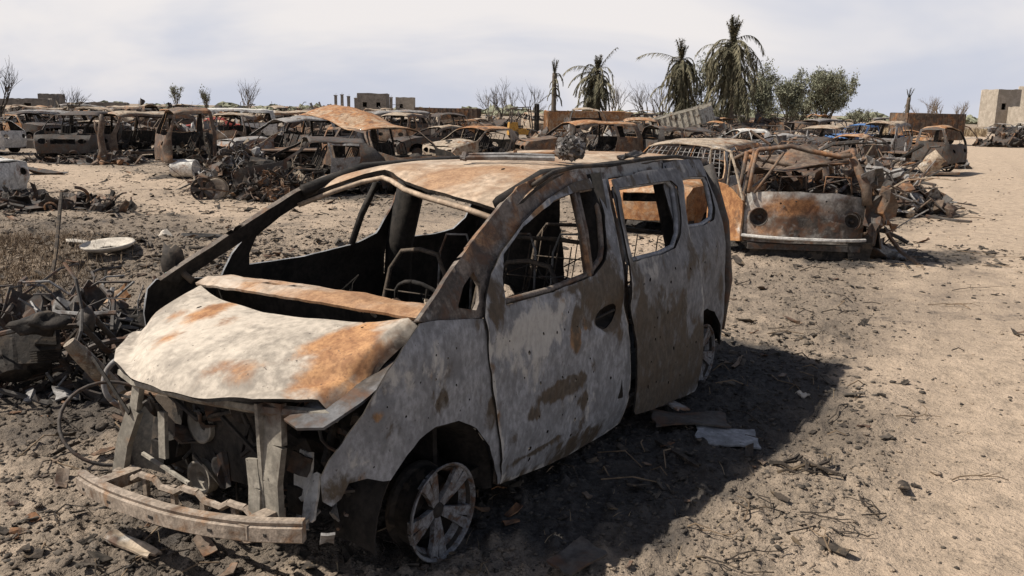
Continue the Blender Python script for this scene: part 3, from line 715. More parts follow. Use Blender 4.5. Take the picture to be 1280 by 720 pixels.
    for sg in (1,):
        sheet('lamp_panel', LS, [], lambda x, y, sg=sg: Vector((x, sg * y, 1.02 - .34 * max(0, x - .1) ** 1.05 - .055 + dent((x, y, 3), .012, 4))), .05, M['lamp'], root, M['cabin'], .012,
              blobs([(1, .3, .72, .25, .15, .35)]))
    # radiator support, bumper beam
    b = MB()
    def post(pts, w, d):
        for p, q in zip(pts[:-1], pts[1:]):
            p = Vector(p); q = Vector(q); z = (q - p).normalized(); x = Vector((0, 1, 0)); x = (x - z * x.dot(z)).normalized(); y = z.cross(x)
            vs = [c + x * a * w / 2 + y * bb * d / 2 for c in (p, q) for a in (-1, 1) for bb in (-1, 1)]
            b.add(vs, [(0, 1, 3, 2), (4, 6, 7, 5), (0, 4, 5, 1), (2, 3, 7, 6), (0, 2, 6, 4), (1, 5, 7, 3)])
    post([(.60, .50, .83), (.62, .515, .66), (.635, .495, .50), (.63, .49, .28)], .115, .03)
    post([(.605, .455, .83), (.60, .455, .3)], .02, .10)
    post([(.64, .40, .58), (.65, .42, .46), (.655, .41, .30)], .07, .02)
    post([(.58, -.43, .82), (.60, -.47, .62)], .055, .03); post([(.60, -.47, .62), (.615, -.56, .44), (.62, -.62, .26)], .085, .03)
    post([(.56, -.32, .62), (.58, -.31, .40)], .05, .02)
    b.tube([(.50, -.72, .73), (.60, -.45, .75), (.63, .0, .77), (.62, .48, .80), (.52, .78, .80)], .024, 6)
    b.tube([(.50, -.60, .33), (.60, -.1, .33)], .012, 6)
    b.build('radiator_support', M['support'], root)
    b = MB(); n = 10
    for k in range(n):
        y0 = -.60 + 1.06 * k / n; y1 = -.60 + 1.06 * (k + 1) / n; zf = lambda y: .31 + .035 * y + (.03 if int((y + .6) * 6.2) % 2 else 0.0)
        b.tube([(.655, y0, zf(y0)), (.658, (y0 + y1) / 2, zf((y0 + y1) / 2)), (.655, y1, zf(y1))], .017, 6)
        if k % 2 == 0: b.box((.645, y0 + .02, .285 + .035 * y0), (.02, .03, .09))
    b.build('lower_rail', M['beam'], root)
    b = MB(); vs = []; n = 24; prof = [(.0, .045), (.034, .045), (.038, .038), (.032, .022), (.046, .018), (.048, -.038), (.038, -.046), (.0, -.046)]; BX = lambda y: .835 - (.17 * (y / .735) ** 2.2 if y > 0 else .085 * abs(y / .735) ** 2.4)
    for k in range(n + 1):
        y = -.655 + 1.385 * k / n; x = BX(y); z = .325 + .045 * (y / .735); ta = math.atan((BX(y - .01) - BX(y + .01)) / .02)
        wob = .006 * mn.noise(Vector((y * 5, 0, 2)))
        for (dx, dz) in prof: vs.append((x + dx * math.cos(ta) + wob, y + dx * math.sin(ta), z + dz + wob))
    m_ = len(prof); fs = [(k * m_ + j, k * m_ + (j + 1) % m_, (k + 1) * m_ + (j + 1) % m_, (k + 1) * m_ + j) for k in range(n) for j in range(m_)]
    fs += [tuple(range(m_))[::-1], tuple(range(n * m_, (n + 1) * m_))]
    b.add(vs, fs)
    bb = b.build('bumper_beam', M['beam'], root)
    c = MB()
    for y in (-.55, -.30, .02, .36, .60):
        c.box((BX(y) + .0465, y, .325 + .045 * (y / .735) - .012), (.006, .03, .012))  # dark boxes on the beam face stand in for shade inside slots
    c.build('slot_shade', M['cabin'], bb)
    for sg in (-1, 1): MB().box((.70, sg * .50, .32 + .03 * sg), (.20, .07, .06)).build('crash_bracket', M['beam'], bb)
    # engine bay
    b = MB(); b.box((.22, -.02, .48), (.42, .55, .34), jit=.03); b.box((.18, .02, .70), (.34, .42, .14), jit=.03); b.lump((.2, .3, .46), (.2, .18, .2), 3)
    b.box((.25, -.55, .45), (.3, .22, .3), jit=.04); b.lump((.2, -.45, .55), (.16, .15, .22), 8); b.tube([(.35, -.1, .72), (.42, .1, .68), (.38, .3, .6), (.3, .4, .5)], .035, 8)
    b.tube([(.48, -.4, .68), (.50, -.15, .6), (.45, .05, .66)], .014, 6); b.tube([(.52, .2, .7), (.50, .3, .5), (.55, .38, .34)], .012, 6); b.tube([(.3, .55, .7), (.45, .62, .55), (.35, .66, .38)], .02, 6)
    rnd = random.Random(4)
    for k in range(26):
        p = Vector((rnd.uniform(.2, .55), rnd.uniform(-.65, .7), rnd.uniform(.3, .75)))
        b.tube([p, p + Vector((rnd.uniform(-.1, .1), rnd.uniform(-.2, .2), rnd.uniform(-.15, .1))), p + Vector((rnd.uniform(-.1, .1), rnd.uniform(-.3, .3), rnd.uniform(-.25, .1)))], rnd.uniform(.005, .012), 5)
    en = b.build('engine', M['soot'], root)
    c = MB()
    for k in range(22):
        p = Vector((rnd.uniform(.2, .42), rnd.uniform(-.62, .70), rnd.uniform(.34, .78))); q = [p]; d_ = Vector((rnd.uniform(-.3, .3), rnd.uniform(-1, 1), rnd.uniform(-1, .4))).normalized()
        for _ in range(7): d_ = (d_ + Vector((rnd.uniform(-.35, .25), rnd.uniform(-.5, .5), rnd.uniform(-.5, .35)))).normalized(); q.append(q[-1] + d_ * .045)
        c.tube([Vector((min(v.x, .46), v.y, max(v.z, .24))) for v in q], rnd.choice((.005, .008, .013, .02)), 6)
    for k in range(22): c.patch((rnd.uniform(.2, .58), rnd.uniform(-.6, .72), rnd.uniform(.3, .72)), rnd.uniform(.05, .16), rnd.uniform(.04, .11), Euler((rnd.uniform(-1.4, 1.4), rnd.uniform(-1.4, 1.4), rnd.uniform(0, 6))).to_matrix(), .25, k, 3)
    c.build('burnt_hoses', M['dark'], en)
    mx = lambda p: Matrix.Translation(p) @ Matrix.Rotation(math.pi / 2, 4, 'Y')
    for (p, r) in (((.44, -.19, .545), .085), ((.45, -.21, .285), .085), ((.44, -.07, .37), .05)):
        c = MB(); c.lathe([(0, -.02), (r * .3, -.02), (r * .35, .012), (r * .75, .0), (r * .8, .02), (r, .025), (r * .93, .012), (r, 0), (r * .93, -.012), (r, -.03), (0, -.03)], 22, mx(p))
        c.build('pulley', M['support'], en, True)
    c = MB(); c.patch((.47, .50, .47), .20, .09, Euler((.25, 1.25, .15)).to_matrix(), .06, 5, 4); c.patch((.50, .58, .40), .19, .07, Euler((.5, 1.0, .5)).to_matrix(), .06, 9, 4)
    c.build('foil_shield', M['white'], en)
    c = MB()
    for k in range(16): c.patch((rnd.uniform(.3, .66), rnd.uniform(.2, .75), rnd.uniform(.25, .34)), rnd.uniform(.04, .1), rnd.uniform(.03, .07), Euler((rnd.uniform(-1, 1), rnd.uniform(-1, 1), rnd.uniform(0, 6))).to_matrix(), .2, k, 2)
    c.build('burnt_scraps', M['grey'], en)
    # seat frames
    for (x, y, w) in ((-1.25, .42, .46), (-1.25, -.42, .46), (-2.15, .05, 1.15), (-3.0, .0, 1.2)):
        b = MB(); r = .016
        b.tube([(x, y - w / 2, .36), (x + .05, y - w / 2, .52), (x - .02, y - w / 2, .60), (x - .16, y - w / 2, .98), (x - .19, y - w / 2 + .08, 1.10), (x - .2, y, 1.12), (x - .19, y + w / 2 - .08, 1.10), (x - .16, y + w / 2, .98), (x - .02, y + w / 2, .60), (x + .05, y + w / 2, .52), (x, y + w / 2, .36)], r, 6)
        b.tube([(x + .42, y - w / 2, .36), (x + .42, y - w / 2, .54), (x + .42, y + w / 2, .54), (x + .42, y + w / 2, .36)], r, 6)
        for sg in (-1, 1): b.tube([(x + .42, y + sg * w / 2, .54), (x, y + sg * w / 2, .56)], r, 6)
        k = 0
        while k * .17 < w and x < -2:
            yy = y - w / 2 + .06 + k * .17; b.tube([(x + .42, yy, .54), (x + .2, yy, .51), (x, yy, .55), (x - .1, yy, .85), (x - .165, yy, 1.08)], .005, 4); k += 1
        for zz in (.85,): b.tube([(x - .02 - (zz - .6) * .31, y - w / 2, zz), (x - .02 - (zz - .6) * .31, y + w / 2, zz)], .006, 4)
        hs = -w / 2 + .12
        for yy in (() if w < .6 else ()):
            b.tube([(x - .2, yy - .06, 1.2), (x - .215, yy - .06, 1.33), (x - .215, yy + .06, 1.33), (x - .2, yy + .06, 1.2)], .009, 5)
        b.build('seat_frame', M['seat'], root, True)
    b = MB()
    for k in range(70):
        p = Vector((rnd.uniform(-3.4, -.4), rnd.uniform(-.75, .75), .32 + rnd.uniform(0, .16)))
        rr = Euler((rnd.uniform(-1, 1), rnd.uniform(-1, 1), rnd.uniform(0, 6))).to_matrix()
        b.patch(p, rnd.uniform(.06, .25), rnd.uniform(.05, .15), rr, .25, k, 2, 1 if k % 5 == 0 else 0)
    for k in range(40):
        p = Vector((rnd.uniform(-3.3, -.4), rnd.uniform(-.8, .8), .5 + rnd.uniform(-.1, .3))); q = [p]
        for _ in range(4): q.append(q[-1] + Vector((rnd.uniform(-.12, .12), rnd.uniform(-.15, .15), rnd.uniform(-.14, .12))))
        b.tube(q, rnd.uniform(.003, .008), 4)
    b.build('cabin_debris', [M['cabin'], M['grey']], root)
    # door trim skins and pillar inners seen from the windscreen
    b = MB()
    for sg in (-1, 1):
        b.tube([(-.72, sg * .70, 1.54), (-1.2, sg * .66, 1.65), (-2.2, sg * .64, 1.66), (-3.5, sg * .62, 1.62)], .035, 6)
        b.tube([(-1.70, sg * .66, 1.62), (-1.68, sg * .80, 1.1), (-1.66, sg * .86, .3)], .095, 8)
        b.tube([(-2.72, sg * .66, 1.62), (-2.70, sg * .80, 1.1), (-2.68, sg * .84, .5)], .06, 8)
    b.tube([(-1.7, -.64, 1.66), (-1.72, 0, 1.68), (-1.7, .64, 1.66)], .02, 6); b.tube([(-2.7, -.64, 1.66), (-2.7, 0, 1.68), (-2.7, .64, 1.66)], .02, 6)
    b.build('inner_frame', M['cabin'], root, True)
    b = MB(); b.lump((.02, -.95, 1.20), (.045, .07, .10), 3, 1); b.tube([(.0, -.80, 1.10), (.02, -.92, 1.17)], .02, 6)
    b.build('mirror_stub', M['soot'], root, True)
    b = MB()
    for k in range(34):
        b.patch((rnd.uniform(-.34, -.1), rnd.uniform(.30, .72), 1.04 + rnd.uniform(0, .05)), rnd.uniform(.03, .09), rnd.uniform(.02, .05), Euler((rnd.uniform(-.8, .8), rnd.uniform(-.8, .8), rnd.uniform(0, 6))).to_matrix(), .3, k, 2, k % 2)
    b.box((-.22, .5, 1.0), (.24, .5, .05), jit=.02); b.build('dashboard_scraps', [M['tan'], M['white']], root)
    b = MB(); b.box((-.62, -.18, .86), (.12, .16, .12), Euler((.2, .3, .5)).to_matrix(), 0, .1, .02); b.box((-.60, -.05, .83), (.1, .14, .05), Euler((.1, -.2, .2)).to_matrix(), jit=.01); b.build('burnt_box', M['tan'], root)
    for (x, y) in ((-1.75, .12), (-1.9, .42), (-2.1, .6), (-1.5, -.2)):
        b = MB(); b.tube([(x, y - .14, .6), (x - .04, y - .13, 1.10), (x - .05, y - .08, 1.22), (x - .05, y + .08, 1.23), (x - .04, y + .13, 1.12), (x + .02, y + .15, .7)], .008, 5); b.build('headrest_frame', M['grey'], root, True)
    b = MB()
    for k in range(14):
        p = Vector((rnd.uniform(-2.6, -.5), rnd.uniform(-.6, .7), rnd.uniform(.6, 1.1))); q = [p]; d_ = Vector((rnd.uniform(-1, 1), rnd.uniform(-1, 1), rnd.uniform(-.5, 1))).normalized()
        for _ in range(12): d_ = (d_ + Vector((rnd.uniform(-.45, .45), rnd.uniform(-.45, .45), rnd.uniform(-.55, .30)))).normalized(); q.append(q[-1] + d_ * .05)
        b.tube(q, rnd.uniform(.003, .006), 4)
    b.build('hanging_wire', M['dark'], root, True)
    # wheels: bare rims standing on the dirt
    w0 = wheel_mesh('wheel', .228, .19, 5, True); w0.parent = root; w0.location = (0, .90, .215); w0.rotation_euler = (-.015, .5, -.03)
    for (x, y, rz) in ((-3.2, .87, 0), (0, -.88, math.pi), (-3.2, -.87, math.pi)):
        w = w0.copy(); COL.objects.link(w); w.parent = root; w.location = (x, y, .21); w.rotation_euler = (0, x, rz)
    return root
build_minivan_later = build_minivan
# ------------------------------------------------------------------ other burnt-out vehicles
def arc(cx, cz, r, a0, a1, n=9): return [(cx + r * math.cos(math.radians(a0 + (a1 - a0) * i / (n - 1))), cz + r * math.sin(math.radians(a0 + (a1 - a0) * i / (n - 1)))) for i in range(n)]
CARS = {
 'sedan': dict(W=1.72, ax=(1.30, -1.28), belt=.88, top=[(2.10, .30, 'front'), (2.14, .58, 'front'), (2.02, .72, 'hood'), (1.4, .82, 'hood'), (.92, .88, 'ws'), (.22, 1.24, 'roof'), (-.25, 1.30, 'roof'), (-.85, 1.26, 'rw'), (-1.50, .94, 'trunk'), (-2.08, .88, 'rear'), (-2.16, .6, 'rear'), (-2.10, .32, 'end')],
   win=[[(.66, .90), (.16, 1.17), (-.20, 1.22), (-.22, .90)], [(-.30, .90), (-.28, 1.22), (-.80, 1.19), (-1.22, .94)]], doors=[(.82, -.26), (-.26, -1.05)]),
 'hatch': dict(W=1.66, ax=(1.15, -1.15), belt=.90, top=[(1.80, .30, 'front'), (1.84, .58, 'front'), (1.74, .72, 'hood'), (1.2, .84, 'hood'), (.82, .90, 'ws'), (.15, 1.27, 'roof'), (-.3, 1.33, 'roof'), (-1.20, 1.28, 'rw'), (-1.66, .92, 'rear'), (-1.74, .6, 'rear'), (-1.70, .32, 'end')],
   win=[[(.58, .92), (.10, 1.20), (-.26, 1.26), (-.28, .92)], [(-.36, .92), (-.34, 1.26), (-1.02, 1.22), (-1.18, .95)]], doors=[(.74, -.32), (-.32, -1.0)]),
 'suv': dict(W=1.84, ax=(1.42, -1.36), belt=1.06, top=[(2.16, .36, 'front'), (2.20, .78, 'front'), (2.08, .94, 'hood'), (1.4, 1.02, 'hood'), (1.0, 1.06, 'ws'), (.42, 1.52, 'roof'), (-.3, 1.60, 'roof'), (-1.5, 1.58, 'roof'), (-1.95, 1.54, 'rw'), (-2.14, 1.06, 'rear'), (-2.18, .66, 'rear'), (-2.12, .40, 'end')],
   win=[[(.78, 1.08), (.38, 1.44), (-.16, 1.51), (-.18, 1.08)], [(-.26, 1.08), (-.24, 1.51), (-1.0, 1.51), (-1.10, 1.08)], [(-1.2, 1.10), (-1.12, 1.50), (-1.78, 1.47), (-1.88, 1.10)]], doors=[(.90, -.22), (-.22, -1.12)]),
 'van': dict(W=1.80, ax=(1.35, -1.30), belt=1.08, top=[(2.02, .36, 'front'), (2.06, .70, 'front'), (1.98, 1.04, 'ws'), (1.52, 1.68, 'roof'), (1.1, 1.76, 'roof'), (-1.6, 1.76, 'roof'), (-2.05, 1.70, 'rw'), (-2.16, 1.08, 'rear'), (-2.18, .60, 'rear'), (-2.14, .38, 'end')],
   win=[[(1.72, 1.10), (1.40, 1.58), (.82, 1.62), (.80, 1.10)], [(.66, 1.10), (.68, 1.62), (-.36, 1.62), (-.36, 1.10)], [(-.50, 1.10), (-.50, 1.62), (-1.84, 1.60), (-1.94, 1.10)]], doors=[(1.80, .74), (.74, -.42)]),
 'pickup': dict(W=1.74, ax=(1.45, -1.45), belt=1.00, top=[(2.30, .36, 'front'), (2.34, .74, 'front'), (2.24, .90, 'hood'), (1.5, .97, 'hood'), (1.10, 1.00, 'ws'), (.55, 1.46, 'roof'), (.1, 1.54, 'roof'), (-.38, 1.50, 'rw'), (-.46, 1.0, 'rear'), (-.48, .5, 'rear'), (-.46, .40, 'end')],
   win=[[(.92, 1.02), (.52, 1.38), (-.26, 1.43), (-.30, 1.02)]], doors=[(1.04, -.34)], bed=(-.52, -2.35, .46, .92)),
 'truck': dict(W=2.0, ax=(1.5, -1.7), belt=1.36, top=[(2.35, .55, 'front'), (2.40, .95, 'front'), (2.30, 1.34, 'ws'), (2.02, 2.00, 'roof'), (1.7, 2.08, 'roof'), (.95, 2.06, 'rw'), (.86, 1.36, 'rear'), (.84, .6, 'end')],
   win=[[(2.12, 1.38), (1.92, 1.92), (1.08, 1.95), (1.04, 1.38)]], doors=[(2.16, .98)], bed=(.70, -3.0, .80, 1.55), R=.36),
}
_wheel_cache = {}
def far_rim(R):
    """a bare rim, simple enough for cars far from the camera"""
    if R not in _wheel_cache:
        b = MB(); mx = Matrix.Rotation(-math.pi / 2, 4, 'X')
        b.lathe([(R * .95, -.17), (R, -.16), (R * .85, -.12), (R * .86, -.03), (R, -.01), (R * .95, 0), (R * .8, -.03), (R * .3, -.05), (0, -.04)], 16, mx)
        o = b.build('wheel', M['dark'], None, True); _wheel_cache[R] = o.data; bpy.data.objects.remove(o)
    return _wheel_cache[R]
def near_rim(R):
    if ('n', R) not in _wheel_cache:
        o = wheel_mesh('wheel', R, .17, 6, False, [M['dark'], M['soot']], 26); _wheel_cache[('n', R)] = o.data; bpy.data.objects.remove(o)
    return _wheel_cache[('n', R)]

def grid_panel(name, path, hwf, crown, fn, n, mat, inner, parent, th=.012, m=10, ext=1.0):
    """a panel following a side profile across the car's width"""
    P = []
    for (a, b) in zip(path[:-1], path[1:]):
        L = math.hypot(b[0] - a[0], b[1] - a[1]); k = max(1, int(L / n + .5))
        for i in range(k): P.append((a[0] + (b[0] - a[0]) * i / k, a[1] + (b[1] - a[1]) * i / k))
    P.append(path[-1]); vs = []; fs = []
    for (x, z) in P:
        for j in range(m + 1):
            q = -1 + 2 * j / m; y = q * hwf(x, z) * ext
            vs.append(fn(Vector((x, y, z + crown * (1 - q * q) - .03 * abs(q) ** 6))))
    for i in range(len(P) - 1):
        for j in range(m):
            a = i * (m + 1) + j; fs.append((a, a + 1, a + m + 2, a + m + 1))
    me = bpy.data.meshes.new(name); me.from_pydata(vs, [], fs); me.materials.append(mat); me.materials.append(inner)
    me.polygons.foreach_set('use_smooth', [True] * len(fs)); me.update()
    o = link(bpy.data.objects.new(name, me), parent)
    md = o.modifiers.new('thickness', 'SOLIDIFY'); md.thickness = th; md.offset = 0; md.material_offset = 0
    return o

def make_wreck(name, kind, seed, paint, roofmat=None, hoodmat=None, lod=1, damage=.05, skip=(), open_hood=0.0, sag=0.0, crush=None, low=0.06, dark='soot', roof_fold=None, door_keep=.7, wheels=True, mesh_window=False, roof_only=None):
    """root empty + parts; x forward, z up, origin on the ground under the middle"""
    C = CARS[kind]; rnd = random.Random(seed); W2 = C['W'] / 2; belt = C['belt']; top = C['top']; sd = seed * 1.37
    ztop = max(z for _, z, _ in top); x1 = top[0][0]; x0 = top[-1][0]
    root = empty(name, (0, 0, 0)); sil = top[0][1] - .06
    paint = M[paint]; roofmat = M[roofmat] if roofmat else paint; hoodmat = M[hoodmat] if hoodmat else paint; inn = M[dark]
    step = {2: .08, 1: .13, 0: .24}[lod]
    def hwf(x, z):
        y = W2
        if z > belt: y -= W2 * .26 * ((z - belt) / (ztop - belt)) ** 1.25
        if z < .5: y -= .04
        xm = max(0, abs(x - (x1 + x0) / 2) / ((x1 - x0) / 2) - .72) / .28
        return y - .16 * W2 * xm ** 2
    def D(p):
        p = Vector(p)
        q = Vector((p.x * .9 + sd, p.y * .9 + sd * .3, p.z * .9))
        d = Vector((mn.noise(q), mn.noise(q + Vector((31, 0, 0))), mn.noise(q + Vector((0, 57, 0))))) * damage
        q2 = q * 3.1
        d += Vector((mn.noise(q2), mn.noise(q2 + Vector((31, 0, 0))), mn.noise(q2 + Vector((0, 57, 0))))) * damage * .35
        if p.z > belt and sag:
            k = (p.z - belt) / (ztop - belt); d.z -= sag * k * (.6 + .6 * mn.noise(Vector((p.x * .7 + sd, p.y * .9, 0)))); d.y += sag * .35 * k * math.sin(sd); d.x -= sag * .4 * k * math.cos(sd)
        if crush:   # (x, amount, reach)
            k = max(0, 1 - abs(p.x - crush[0]) / crush[2]); d.x -= math.copysign(crush[1] * k, crush[0]); d.z += crush[1] * .4 * k * mn.noise(q * 2.2) * 2
        d.z -= low
        return p + d
    body = empty('body', (0, 0, 0)); bpy.data.objects.remove(body)
    # flanks with wheel arches, window and door openings
    ra = C.get('R', .30) + .05; axz = C.get('R', .21) + .04
    ol = [(x, z - .02 if t in ('roof',) else z) for x, z, t in top]
    lower = [(top[-1][0], sil)]
    for ax in (C['ax'][1], C['ax'][0]):
        if x0 + .2 < ax < x1 - .2:
            a = arc(ax, axz, ra, 180, 0); lower += [(ax - ra, sil)] + [p for p in a if p[1] > sil + .01] + [(ax + ra, sil)]
    lower += [(top[0][0], sil)]
    ol = ol[::1]; outline = ol + [p for p in lower if True]
    for sg in (1, -1):
        dl = []
        for (a, b_) in C['doors']:
            ws = [w for w in C['win'] if b_ - .12 < sum(p[0] for p in w) / len(w) < a]
            if not ws: continue
            w = ws[0]; zt = lambda x: np.interp(x, [p[0] for p in sorted((x_, z_) for x_, z_, t in top if True and z_ > belt - .03)], [p[1] for p in sorted((x_, z_) for x_, z_, t in top if z_ > belt - .03)])
            hi = [(p[0] + (.05 if p[0] > (a + b_) / 2 else -.02), p[1] + .045) for p in w if p[1] > belt + .1]
            hi.sort(key=lambda p: -p[0]); lo = sil + .09
            pl = [(a, lo + (.0)), (a, belt - .04)] + hi + [(b_, belt), (b_, lo)]
            for ax in C['ax']:
                pl = [(p[0], p[1]) if math.hypot(p[0] - ax, p[1] - axz) > ra + .03 else ((ax - ra - .04) if p[0] < ax and False else (p[0] if abs(p[0] - ax) > ra + .03 else ax + math.copysign(ra + .05, (a + b_) / 2 - ax)), p[1]) for p in pl]
            dl.append((pl, w))
        used = [id(w) for _, w in dl]
        hol = [pl for pl, _ in dl] + [w for w in C['win'] if id(w) not in used]
        if lod == 0: hol = C['win']
        f = lambda x, z, sg=sg: D((x, sg * hwf(x, z), z))
        sheet('side_panel', outline, hol, f, step, paint, root, inn, .02, out=(0, sg, 0), offset=-1)
        if lod > 0:
            for pl, w in dl:
                if rnd.random() < door_keep:
                    op = rnd.choice((0, 0, 0, .12)); cx = pl[0][0]
                    g = lambda x, z, sg=sg, op=op, cx=cx: D((x, sg * (hwf(x, z) + .012 + op * (cx - x)), z))
                    sheet('door', [(x * 1 + (.008 if x < (pl[0][0] + pl[-1][0]) / 2 else -.008), z) for x, z in pl], [w], g, step, paint if rnd.random() < .75 else M[rnd.choice(('dark', 'grey', 'rust'))], root, inn, .02, out=(0, sg, 0))
    # panels across
    segs = {}
    for (a, b_) in zip(top[:-1], top[1:]): segs.setdefault(a[2], []).append((a[:2], b_[:2]))
    def path(t): return [segs[t][0][0]] + [s[1] for s in segs[t]]
    if 'roof' in segs and 'roof' not in skip:
        fn = D
        if roof_fold: fn = lambda p: roof_fold(D(p), p)
        grid_panel('roof', path('roof'), hwf, .05, fn, step, roofmat, inn, root, .025, 8 if lod else 5)
    if 'hood' in segs and 'hood' not in skip:
        hp = path('hood'); hx, hz_ = hp[-1]
        def hf(p, ang=open_hood):
            q = Vector(p)
            if ang:
                dx, dz = q.x - hx, q.z - hz_; c, s = math.cos(ang), math.sin(ang); q.x = hx + dx * c - dz * s; q.z = hz_ + dx * s + dz * c
            return D(q)
        grid_panel('bonnet', hp, hwf, .035, hf, step, hoodmat, inn, root, .02, 8 if lod else 4, .94)
    if 'trunk' in segs and 'trunk' not in skip: grid_panel('boot_lid', path('trunk'), hwf, .03, D, step, paint, inn, root, .02, 8 if lod else 4, .95)
    for t, zf in (('front', 1), ('rear', -1)):
        if t in segs and t not in skip:
            p = path(t); zs = [q[1] for q in p]; zl, zh = min(zs), max(zs)
            fx = lambda z, p=p: float(np.interp(z, [q[1] for q in sorted(p, key=lambda r: r[1])], [q[0] for q in sorted(p, key=lambda r: r[1])]))
            hwm = W2 * .86; hl = []
            if lod > 0:
                zc = zl + (zh - zl) * .66
                hl = [ring(s * hwm * .72, zc, .14, .085, 10) for s in (-1, 1)]
                if t == 'front' and kind not in ('van', 'truck'): hl.append([(-hwm * .46, zc - .08), (hwm * .46, zc - .08), (hwm * .46, zc + .07), (-hwm * .46, zc + .07)])
            sheet(t + '_panel', [(-hwm, zl), (hwm, zl), (hwm, zh), (-hwm, zh)], hl, lambda y, z, fx=fx: D((fx(z) + .05 * zf * (1 - (y / hwm) ** 2), y * hwf(fx(z), z) / hwm, z)), step, paint, root, inn, .02, out=(zf, 0, 0))
    # floor, bulkhead, block of the engine
    b = MB(); b.box(((x0 + x1) / 2, 0, sil + .06 - low), (x1 - x0 - .2, C['W'] - .2, .06)); 
    hb = path('hood')[-1] if 'hood' in segs else path('front')[-1]
    b.box((hb[0] - .1, 0, (sil + hb[1]) / 2 - .06 - low), (.04, C['W'] - .22, hb[1] - sil - .16))
    for ax in C['ax']: b.tube([(ax, -W2 + .1, axz - .02), (ax, W2 - .1, axz - .02)], .05, 6)
    if 'bed' in C: b.box((C['bed'][0] / 2 + C['bed'][1] / 2, 0, C['bed'][2] - .10 - low), (C['bed'][0] - C['bed'][1], .9, .14))
    b.build('chassis', inn, root)
    if lod > 0:
        b = MB(); b.box((hb[0] + .42, 0, sil + .28), (.6, .6, .36), jit=.06); b.lump((hb[0] + .4, .1, sil + .46), (.3, .3, .14), seed)
        for k in range(8):
            p = Vector((hb[0] + rnd.uniform(.1, .9), rnd.uniform(-.6, .6), sil + rnd.uniform(.2, .5))); b.tube([p, p + Vector((rnd.uniform(-.2, .2), rnd.uniform(-.3, .3), rnd.uniform(-.1, .1))), p + Vector((rnd.uniform(-.3, .3), rnd.uniform(-.3, .3), rnd.uniform(-.2, .1)))], .018, 5)
        if kind not in ('van', 'truck'): b.build('engine', inn, root)
        xs = sorted({round(sum(p[0] for p in w) / len(w) - .05, 2) for w in C['win']}, reverse=True)
        for x in xs[:2]:
            for y in ((-.36, .36) if x == xs[0] else (0,)):
                w = .44 if x == xs[0] else 1.1; h0 = sil + .08; b = MB()
                b.tube([(x, y - w / 2, h0), (x, y - w / 2, h0 + .25), (x - .22, y - w / 2, h0 + .72), (x - .25, y, h0 + .80), (x - .22, y + w / 2, h0 + .72), (x, y + w / 2, h0 + .25), (x, y + w / 2, h0)], .02, 5)
                b.tube([(x, y - w / 2, h0 + .25), (x + .4, y - w / 2, h0 + .25), (x + .4, y + w / 2, h0 + .25), (x, y + w / 2, h0 + .25)], .02, 5)
                for k in range(6): b.tube([(x + .38, y - w / 2 + w * k / 5, h0 + .24), (x, y - w / 2 + w * k / 5, h0 + .24), (x - .22, y - w / 2 + w * k / 5, h0 + .7)], .008, 4)
                b.build('seat_frame', inn, root)
        b = MB()
        for k in range(40):
            rr = Euler((rnd.uniform(-1, 1), rnd.uniform(-1, 1), rnd.uniform(0, 6))).to_matrix()
            b.patch((rnd.uniform(x0 + .3, hb[0] - .1), rnd.uniform(-W2 * .75, W2 * .75), sil + .12 + rnd.uniform(0, .25)), rnd.uniform(.1, .4), rnd.uniform(.08, .25), rr, .3, k + seed, 2, 1 if k % 4 == 0 else 0)
        b.build('cabin_debris', [inn, M['tan']], root)
    if 'bed' in C:
        xa, xb, z0, z1 = C['bed']
        for sg in ((1, -1) if 'bed' not in skip else ()):
            sheet('bed_side', [(xa, z0), (xa, z1), (xb, z1), (xb, z0), (C['ax'][1] - ra, z0), (C['ax'][1] - ra * .8, z0 + .18), (C['ax'][1] + ra * .8, z0 + .18), (C['ax'][1] + ra, z0)], [], lambda x, z, sg=sg: D((x, sg * (W2 - .03), z)), step, paint, root, inn, .03, out=(0, sg, 0))
        b = MB(); b.box(((xa + xb) / 2, 0, z0 + .06 - low), (xa - xb, C['W'] - .1, .04)); z1 = z1 if 'bed' not in skip else z0 + .2; b.box((xb + .03, 0, (z0 + z1) / 2 - low), (.04, C['W'] - .12, z1 - z0 - .04), jit=.02); b.box((xa - .04, 0, (z0 + z1) / 2 - low), (.04, C['W'] - .12, z1 - z0), jit=.02)
        b.build('bed_floor', M['rustdark'], root)
    if mesh_window:
        b = MB()
        a, c = segs['ws'][0]
        for k in range(15):
            q = -1 + 2 * k / 14; b.tube([D((a[0] - .03, q * hwf(*a) * .9, a[1] + .02)), D((c[0] - .0, q * hwf(*c) * .9, c[1] - .02))], .008, 4)
        for k in range(7):
            t = k / 6; x, z = a[0] + (c[0] - a[0]) * t, a[1] + (c[1] - a[1]) * t; b.tube([D((x - .01, -hwf(x, z) * .92, z)), D((x - .01, hwf(x, z) * .92, z))], .008, 4)
        b.build('wire_mesh', M['grey'], root)
    if wheels:
        R = C.get('R', .21); me = near_rim(R) if lod > 1 else far_rim(R)
        for ax in C['ax']:
            for sg in (1, -1):
                if rnd.random() < .86:
                    w = bpy.data.objects.new('wheel', me); link(w, root); w.location = (ax, sg * (W2 - .03), R - .01); w.rotation_euler = (rnd.uniform(-.05, .05), rnd.uniform(0, 6), (0 if sg > 0 else math.pi) + rnd.uniform(-.15, .15))
    return root
